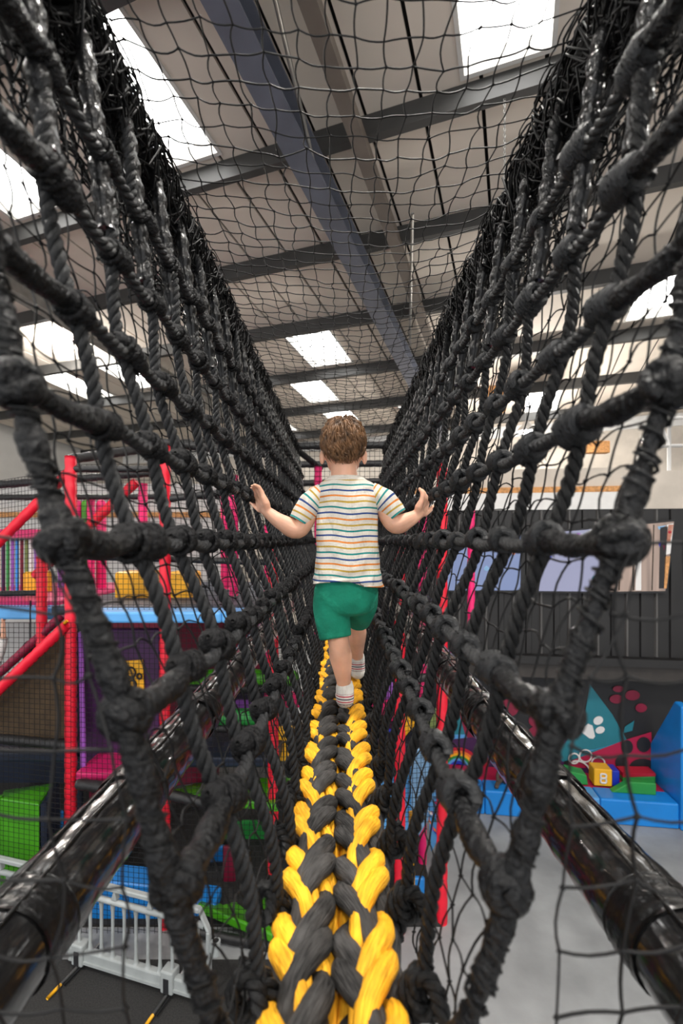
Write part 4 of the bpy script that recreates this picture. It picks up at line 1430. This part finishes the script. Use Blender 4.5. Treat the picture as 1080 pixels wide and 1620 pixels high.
# ================================================================== RIGHT SIDE: CLADDING, SCREENS, SOFT-PLAY CORNER
EA = math.radians(8)
E_ = np.array([math.cos(EA), -math.sin(EA), 0]); NN = np.array([-math.sin(EA), -math.cos(EA), 0])   # NN faces the camera
P0 = np.array([1.5, 6.6, 0])


def wp(t, z, off=0.0):
    return P0 + E_ * t + NN * off + UP * z


def wbox(mb, t0, t1, z0, z1, o0, o1, mi=0):
    return obox(mb, wp((t0 + t1) / 2, (z0 + z1) / 2, (o0 + o1) / 2), E_ * (t1 - t0) / 2, NN * (o1 - o0) / 2, UP * (z1 - z0) / 2, mi)


def wpx(px, py, off=0.0):
    """t, z on the cladding plane (moved off towards the camera) under a pixel"""
    d = np.array([(px - 540) / F, 1, -(py - 855) / F])
    o = P0 + NN * off
    s = o.dot(NN) / d.dot(NN)
    p = d * s
    return (p - P0).dot(E_), p[2] + EYE


z_top, z_bot = wpx(900, 806)[1], wpx(900, 1036)[1]
mb = MB(); wbox(mb, -0.9, 5.6, z_bot, z_top, -0.06, 0)
clad = tag(mb.build('wall_cladding', 'clad', smooth=False), 'dark ribbed metal cladding above the soft-play corner', kind='structure')
for k in range(36):
    mb = MB(); t = -0.8 + k * 0.178
    wd = .022 if k % 2 else .06
    prism(mb, [wp(t, z_bot + .01, 0), wp(t + .012, z_bot + .01, .03), wp(t + .012 + wd, z_bot + .01, .03), wp(t + .024 + wd, z_bot + .01, 0)], UP * (z_top - z_bot - .02))
    mb.build('rib', 'clad_rib' if k % 2 else 'clad', clad, smooth=False)
mb = MB(); wbox(mb, -0.9, 5.6, z_bot - .10, z_bot, -0.1, 0.14)
tag(mb.build('trim_3', 'clad', smooth=False), 'black channel along the foot of the cladding', kind='structure')
mb = MB(); wbox(mb, -0.9, 5.6, z_bot - .30, z_bot - .10, -0.05, 0.06)
tag(mb.build('trim_4', 'ledge', smooth=False), 'brown board under the black channel', kind='structure')
mb = MB(); wbox(mb, -0.9, 5.6, z_bot - .12, z_bot - .07, -.45, -.06)
tag(mb.build('ceiling_alcove', 'ledge', smooth=False), 'dark soffit over the soft-play corner', kind='structure')
# white fascia and timber edge on top
f0, f1 = wpx(700, 800)[0], wpx(1018, 800)[0]
mb = MB(); wbox(mb, f0 - .9, f1, z_top, wpx(900, 779)[1], -.08, .02)
tag(mb.build('trim_5', 'white', smooth=False), 'white fascia board above the dark cladding', kind='structure')
mb = MB(); wbox(mb, f0 - .9, f1, wpx(900, 779)[1], wpx(900, 770)[1], -.12, .025)
tag(mb.build('trim_6', 'osb', smooth=False), 'raw orange timber edge on the white fascia', kind='structure')
mb = MB(); wbox(mb, f0 - .9, f1, wpx(900, 770)[1], wpx(900, 740)[1], -.2, -.05)
tag(mb.build('trim_7', 'wall', smooth=False), 'tan upstand board behind the timber edge', kind='structure')
mb = MB(); wbox(mb, f1 + .03, f1 + 1.2, z_top, wpx(1040, 744)[1], -.35, -.05)
tag(mb.build('storage_box', 'wall', smooth=False), 'tan box standing at the end of the white fascia', 'box')
for (a, b, t, bt) in ((925, 965, 697, 716), (770, 800, 610, 650)):
    mb = MB()
    p, q = at(a, t, 11.0), at(b, bt, 11.0)
    box(mb, (p[0], 11, q[2]), (q[0], 11.2, p[2]))
    bevel(tag(mb.build('timber_board', 'osb', smooth=False), ('orange timber sheet leaning high up behind the net above the white fascia', 'orange timber sheet high on the end wall near the purlins')[a < 900], 'board'), .01, 1)
# white pipe frame at the right
t = thing('pipe_frame', 'white tubular frame standing above the storage box', 'frame', at(1050, 740, 8.0))
L0 = at(1050, 740, 8.0)
for a, b in (((1058, 770), (1058, 655)), ((1090, 770), (1090, 655)), ((1040, 706), (1110, 704)), ((1040, 662), (1110, 660)), ((1058, 706), (1042, 664))):
    mb = MB(); tube(mb, [at(*a, 8.0) - L0, at(*b, 8.0) - L0], .03, 10)
    mb.build('pipe', 'white', t)

# screens
M['scr1'] = mat('screen_blue', (0.05, 0.07, 0.13), 0.3, var=0.08, scale=2, emit=(0.30, 0.38, 0.66), estr=0.30)
M['scr2'] = mat('screen_lilac', (0.07, 0.07, 0.10), 0.3, var=0.10, scale=3, emit=(0.44, 0.46, 0.68), estr=0.32)
M['scr3'] = mat('screen_wood', (0.22, 0.16, 0.13), 0.3, var=0.5, scale=9, emit=(0.44, 0.33, 0.28), estr=0.18, stretch=(1, 1, .05))


def quadpx(pts, off, th, name, mt, parent):
    mb = MB()
    P = [wp(*wpx(px, py, off), off) for px, py in pts]
    prism(mb, P, -NN * th)
    return mb.build(name, mt, parent, smooth=False)


def screen(pts, label, mt, blots):
    t = thing('wall_screen', label, 'screen', (0, 0, 0), 'screens on the cladding')
    c = np.mean([wp(*wpx(px, py, .09), .09) for px, py in pts], 0)
    cx_, cy_ = np.mean(pts, 0)
    big = [(cx_ + (x - cx_) * 1.03 + (3 if x > cx_ else -3) * .5, cy_ + (y - cy_) * 1.06) for x, y in pts]
    quadpx(big, .09, .05, 'casing', 'kprint', t)
    d = quadpx(pts, .096, .006, 'display', mt, t)
    for bl in blots:
        if len(bl) == 2:
            quadpx(bl[0], .0985, .002, 'picture_shape', bl[1], d)
            continue
        x, y, r, m_ = bl
        n = 7
        pp_ = [(x + r * math.cos(k / n * 2 * PI) * rng.uniform(.6, 1.1), y + r * math.sin(k / n * 2 * PI) * rng.uniform(.6, 1.1)) for k in range(n)]
        quadpx(pp_[::-1], .099, .003, 'picture_blot', m_, d)
    return t


screen([(705, 934), (823, 934), (823, 845), (712, 853)], 'blue-lilac wall screen beside the red post, nearest the child', 'scr1',
       [(715, 860, 5, 'teal'), (806, 868, 5, 'wprint'), (812, 875, 3, 'orange'), (740, 866, 4, 'paleblue'), (770, 900, 5, 'paleblue')])
screen([(852, 935), (957, 936), (957, 836), (862, 843)], 'middle wall screen showing white flowers on pale blue', 'scr2',
       [(872, 855, 9, 'wprint'), (884, 850, 7, 'teal'), (868, 862, 4, 'dblue'), (868, 876, 5, 'wprint'), (870, 881, 3, 'dblue'), (880, 858, 3, 'magenta'), (940, 914, 4, 'teal'), (905, 852, 6, 'wprint'), (915, 846, 4, 'lilac')])
screen([(960, 936), (1052, 935), (1066, 825), (960, 835)], 'end wall screen showing pale wood planks and bunting', 'scr3',
       [([(1042, 931), (1050, 931), (1056, 833), (1044, 834)], 'kprint'), ([(1050, 931), (1054, 931), (1060, 880), (1051, 880)], 'osb'),
        ([(1051, 878), (1060, 876), (1065, 828), (1055, 830)], 'wprint'), ([(1053, 858), (1060, 858), (1065, 830), (1057, 830)], 'orange'), (1059, 842, 3, 'rprint'),
        ([(1041, 858), (1046, 858), (1043, 866)], 'dblue'), ([(1048, 862), (1053, 862), (1050, 872)], 'magenta'), ([(1040, 833), (1054, 831), (1042, 838)], 'paleblue'),
        ([(1000, 934), (1003, 934), (1003, 832), (1000, 832)], 'toy_brown'), ([(1030, 934), (1032, 934), (1035, 830), (1033, 830)], 'toy_brown'), ([(978, 934), (980, 934), (980, 836), (978, 836)], 'brown'),
        ([(1005, 934), (1014, 934), (1014, 834), (1005, 834)], 'wprint')])

# alcove back wall with mural
BW = -0.32
mb = MB(); wbox(mb, -0.6, 5.2, 0, z_bot - .1, BW - .06, BW)
mural = tag(mb.build('wall_mural', 'kprint', smooth=False), 'dark back wall of the soft-play corner printed with paws and a rainbow', kind='structure')
mb = MB(); obox(mb, wp(-0.62, (z_bot - .1) / 2, BW / 2 + .0), E_ * .04, NN * -BW / 2, UP * (z_bot - .1) / 2)
tag(mb.build('wall_alcove', 'crimson', smooth=False), 'end wall of the soft-play corner', kind='structure')
_lay = [0]


def mp(pts, mt, name='print_shape'):
    _lay[0] += 1
    return quadpx(pts, BW + .004 + _lay[0] * .0012, .004, name, mt, mural)


def ell(cx_, cy_, rx, ry, rot=0, n=18):
    return [(cx_ + rx * math.cos(a) * math.cos(rot) - ry * math.sin(a) * math.sin(rot), cy_ + rx * math.cos(a) * math.sin(rot) + ry * math.sin(a) * math.cos(rot)) for a in [k / n * 2 * PI for k in range(n)]]


mp([(690, 1150), (740, 1108), (765, 1180), (735, 1165), (700, 1190), (690, 1190)], 'teal')
mp([(690, 1162), (746, 1162), (746, 1172), (690, 1175)], 'lblue')
mp([(735, 1160), (722, 1115), (728, 1108), (770, 1180), (760, 1210)], 'crimson')
mp([(690, 1172), (760, 1165), (790, 1240), (690, 1240)], 'purple')
mp([(760, 1195), (776, 1180), (770, 1225), (758, 1220)], 'rprint')
mp([(788, 1075), (800, 1070), (825, 1090), (812, 1100)], 'crimson')
mp(ell(803, 1120, 18, 14), 'crimson'); mp(ell(852, 1140, 16, 12), 'crimson'); mp(ell(848, 1158, 12, 9), 'crimson')
mp([(840, 1165), (895, 1170), (890, 1230), (850, 1215)], 'purple')
mp([(865, 1188), (905, 1170), (990, 1172), (985, 1185), (935, 1195), (890, 1205)], 'teal')
mp([(932, 1082), (968, 1130), (992, 1172), (935, 1188), (890, 1180), (925, 1130)], 'teal')
mp([(905, 1188), (935, 1188), (980, 1175), (940, 1186)], 'lblue')
mp([(900, 1205), (985, 1172), (1030, 1158), (1032, 1245), (900, 1250)], 'rose')
mp([(988, 1150), (1003, 1140), (1000, 1156), (985, 1160)], 'teal')
mp(ell(975, 1106, 11, 7), 'crimson'); mp(ell(978, 1090, 9, 5), 'crimson'); mp(ell(1000, 1100, 12, 8), 'crimson'); mp(ell(1014, 1120, 9, 7), 'crimson')
mp([(898, 1215), (935, 1215), (938, 1255), (900, 1262)], 'purple')
# white paw
mp([(915, 1155), (930, 1145), (937, 1148), (941, 1165), (938, 1169), (932, 1168)], 'wprint')
mp(ell(946, 1140, 8, 6.5, -.5), 'wprint'); mp(ell(949, 1155, 7.5, 5.5, -.3), 'wprint')
# dark paws
mp(ell(992, 1182, 9, 11), 'kprint'); mp(ell(1018, 1178, 11, 12), 'kprint'); mp(ell(982, 1206, 9, 11), 'kprint'); mp(ell(1016, 1217, 22, 17), 'kprint')


def ringpx(cx_, cy_, r, w, mt, a0=0, a1=2 * PI, n=22):
    _lay[0] += 1
    o_ = BW + .004 + _lay[0] * .0012
    mb = MB()
    pts = [(wp(*wpx(cx_ + (r + w) * math.cos(a), cy_ + (r + w) * math.sin(a), o_), o_), wp(*wpx(cx_ + (r - w) * math.cos(a), cy_ + (r - w) * math.sin(a), o_), o_)) for a in np.linspace(a0, a1, n)]
    for (p, q), (p2, q2) in zip(pts[:-1], pts[1:]):
        prism(mb, [q, p, p2, q2][::-1], -NN * .004)
    return mb.build('print_ring', mt, mural, smooth=False)


ringpx(926, 1196, 9.5, 1.1, 'wprint'); ringpx(946, 1208, 10.5, 1.1, 'wprint'); ringpx(908, 1200, 8, 1.1, 'wprint'); ringpx(912, 1226, 22, 1.2, 'wprint', -1.9, 0.35)
# rainbow
for r, mt in ((33, 'rprint'), (28, 'orange'), (24, 'yellow'), (20, 'dgreen'), (16, 'lblue'), (12, 'dblue')):
    ringpx(724, 1218, r, 2.6, mt, PI, 2 * PI)
mp(ell(711, 1218, 6, 7), 'wprint'); mp(ell(757, 1222, 9, 8), 'wprint')

# blue foam base, side wall and blocks
def foam(t0, t1, o0, o1, z0, z1, label, mt='blue', name='foam_bench', slope=0.0, group=None):
    mb = MB()
    c = [wp(t, z, o) for z in (z0,) for t, o in ((t0, o0), (t1, o0), (t1, o1), (t0, o1))]
    top = [wp(t0, z1 - slope, o0), wp(t1, z1 - slope, o0), wp(t1, z1, o1), wp(t0, z1, o1)]
    base = np.mean(c, 0)
    mb.add([q - base for q in c + top], [[(0, 1, 2, 3), (7, 6, 5, 4), (0, 4, 5, 1), (1, 5, 6, 2), (2, 6, 7, 3), (3, 7, 4, 0)][::1]])
    o = mb.build(name, mt, smooth=False, loc=base)
    bevel(o, .02)
    return tag(o, label, 'foam block', group)


ob0, ob1 = 0.42, 0.12
g = 'blue foam benches edging the soft-play corner'
tt = [wpx(px, 1270, .3)[0] for px in (700, 765, 822, 944, 1066)]
foam(tt[0], tt[1] - .005, ob0, ob1, 0, .31, 'blue foam bench below the rainbow print', group=g)
foam(tt[1], tt[2] - .005, ob0, ob1, 0, .31, 'blue foam bench next to the brown toy', group=g)
foam(tt[2], tt[3] - .005, ob0, ob1, 0, .31, 'lighter blue foam bench in front of the yellow cube', 'lblue', group=g)
foam(tt[3], tt[4], ob0, ob1, 0, .31, 'blue foam bench joining the tall blue foam side wall', group=g)
foam(tt[0], tt[4], .115, BW + .03, .0, .30, 'crimson foam mat behind the blue benches in the soft-play corner', 'rose', name='foam_mat')
mb = MB()
zt = 1.50
prism(mb, [wp(tt[4] + .002, 0, ob0 + .03), wp(tt[4] + .002, zt, ob0 + .03), wp(tt[4] + .002, zt + .02, ob0 - .12), wp(tt[4] + .002, .75, BW + .02), wp(tt[4] + .002, 0, BW + .02)], E_ * .09)
bevel(tag(mb.build('foam_wall', 'blue', smooth=False), 'tall blue foam side wall closing the soft-play corner', 'foam block'), .02)
# block with the 8
def cube_at(px, py, off, w, h, d, label, mt, name, z0):
    t, _ = wpx(px, py, off)
    mb = MB(); wbox(mb, -w / 2, w / 2, 0, h, -d / 2, d / 2)
    mb.v = [v - P0 for v in mb.v]
    o = mb.build(name, mt, smooth=False, loc=wp(t, z0, off))
    bevel(o, .012)
    return tag(o, label, 'toy block')


cu = cube_at(949, 1235, .02, .22, .22, .2, 'yellow foam cube marked with a white 8', 'yellow', 'number_cube', .32)
mb = MB()
for dz in (.075, .135):
    a = np.linspace(0, 2 * PI, 4 * 6 + 1)
    c = NN * .108 + UP * dz
    tube(mb, c + np.outer(np.sign(np.cos(a)) * np.abs(np.cos(a)) ** .55, E_ * .034) + np.outer(np.sign(np.sin(a)) * np.abs(np.sin(a)) ** .55, UP * .028), .012, 6, caps=False)
mb.build('digit_print', 'wprint', cu)
cube_at(969, 1235, .0, .09, .2, .2, 'navy toy block with pale marks beside the yellow cube', 'dblue', 'toy_block', .32)
t_, _ = wpx(909, 1243, .05)
mb = MB(); prism(mb, [E_ * -.15, E_ * .15, E_ * .13 + UP * .13, E_ * -.10 + UP * .17], -NN * .2)
bevel(tag(mb.build('foam_wedge', 'dgreen', smooth=False, loc=wp(t_, .31, .1)), 'bright green foam wedge left of the yellow cube', 'toy block'), .012)
t_, _ = wpx(1005, 1258, .2)
mb = MB(); prism(mb, [E_ * -.30, E_ * .22, E_ * .22 + UP * .15, E_ * -.08 + UP * .15], -NN * .1)
bevel(tag(mb.build('foam_wedge', 'dgreen', smooth=False, loc=wp(t_, .31, .25)), 'green foam wedge lying on the bench by the side wall', 'toy block'), .012)
t_, _ = wpx(1008, 1230, -.1)
mb = MB(); prism(mb, [E_ * -.2, E_ * .2, E_ * .2 + UP * .10, E_ * -.2 + UP * .06], -NN * .2)
o = bevel(tag(mb.build('book_block', 'dgreen', smooth=False, loc=wp(t_, .31, -.05)), 'green toy block with a red top at the back of the mat', 'toy block'), .01)
mb = MB(); prism(mb, [E_ * -.2 + UP * .065, E_ * .2 + UP * .105, E_ * .2 + UP * .14, E_ * -.2 + UP * .12], -NN * .2)
mb.build('red_top', 'rprint', o, smooth=False)
# toy monkey on the bench
t_, _ = wpx(796, 1240, .1)
toy = thing('soft_toy', 'small brown and orange soft toy sitting on the blue foam bench', 'toy', wp(t_, .31, .22))
mb = MB(); ellipsoid(mb, (0, 0, .13), (.07, .06, .12), 14, 10); toy_b = mb.build('body', 'toy_brown', toy)
mb = MB(); ellipsoid(mb, (-.03, -.01, .29), (.06, .06, .065), 14, 10)
for s in (-1, 1): ellipsoid(mb, (-.03 + s * .06, 0, .31), (.02, .012, .022), 8, 6)
mb.build('head', 'toy_brown', toy)
mb = MB(); ellipsoid(mb, (.06, -.03, .16), (.05, .03, .12), 12, 8, rot=Matrix.Rotation(-.45, 3, 'Y')); mb.build('belly', 'orange', toy)
for s in (-1, 1):
    mb = MB(); capsule(mb, spline([(s * .05, 0, .06), (s * .12, -.07, .05), (s * .15, -.12, .03)], 4), .028, 8); mb.build('leg', 'toy_brown', toy)
    mb = MB(); capsule(mb, spline([(s * .06, 0, .2), (s * .11, -.04, .15), (s * .12, -.07, .09)], 4), .022, 8); mb.build('arm', 'toy_brown', toy)

# ================================================================== LAMPS
def hibay(p, label, on):
    t = thing('high_bay_lamp', label, 'lamp', p, 'round high-bay lamps under the roof')
    mb = MB(); z = np.array([0, .02, .08, .14, .20, .24]); tube(mb, np.stack([0 * z, 0 * z, z], -1), [.20, .20, .17, .10, .08, .02], 24); mb.build('shade', 'lamp_white', t)
    mb = MB(); tube(mb, [(0, 0, -.012), (0, 0, 0)], .17, 24); mb.build('diffuser', 'lamp_glow' if on else 'lamp_white', t)
    mb = MB(); tube(mb, [(0, 0, .24), (0, 0, 1.2)], .008, 6); mb.build('hanger', 'kprint', t)
    return t


def lamp_light(p, watts, kind='AREA'):
    li = bpy.data.lights.new('lamp_light', kind)
    if kind == 'AREA':
        li.shape = 'DISK'; li.size = 0.34
    else:
        li.shadow_soft_size = 0.12
    li.energy = watts; li.color = (1, .96, .9)
    lo = bpy.data.objects.new('lamp_light', li); COL.objects.link(lo); lo.location = p - UP * (0.03 if kind == 'AREA' else 0.3)


p = at(105, 533, 9.5)
hibay(p, 'lit round high-bay lamp glaring through the net on the upper side', True)
lamp_light(p, 240, 'POINT')
q = at(833, 683, 10.5)
hibay(q, 'white round high-bay lamp hanging above the cladding behind the net', True)
lamp_light(q, 300, 'POINT')
for x in (-3.4, 0.3, 4.0):  # out-of-view lamps added to raise the light level
    for y in (-3.0, 1.2):
        p = np.array([x, y, 7.15])
        o = hibay(p, 'added unseen high-bay lamp over the %s of the tunnel mouth, %s' % ({-3.4: 'left', 0.3: 'middle', 4.0: 'right'}[x], 'behind the photographer' if y < 0 else 'nearly overhead'), True)
        lamp_light(p, ADDED_LAMP_W)
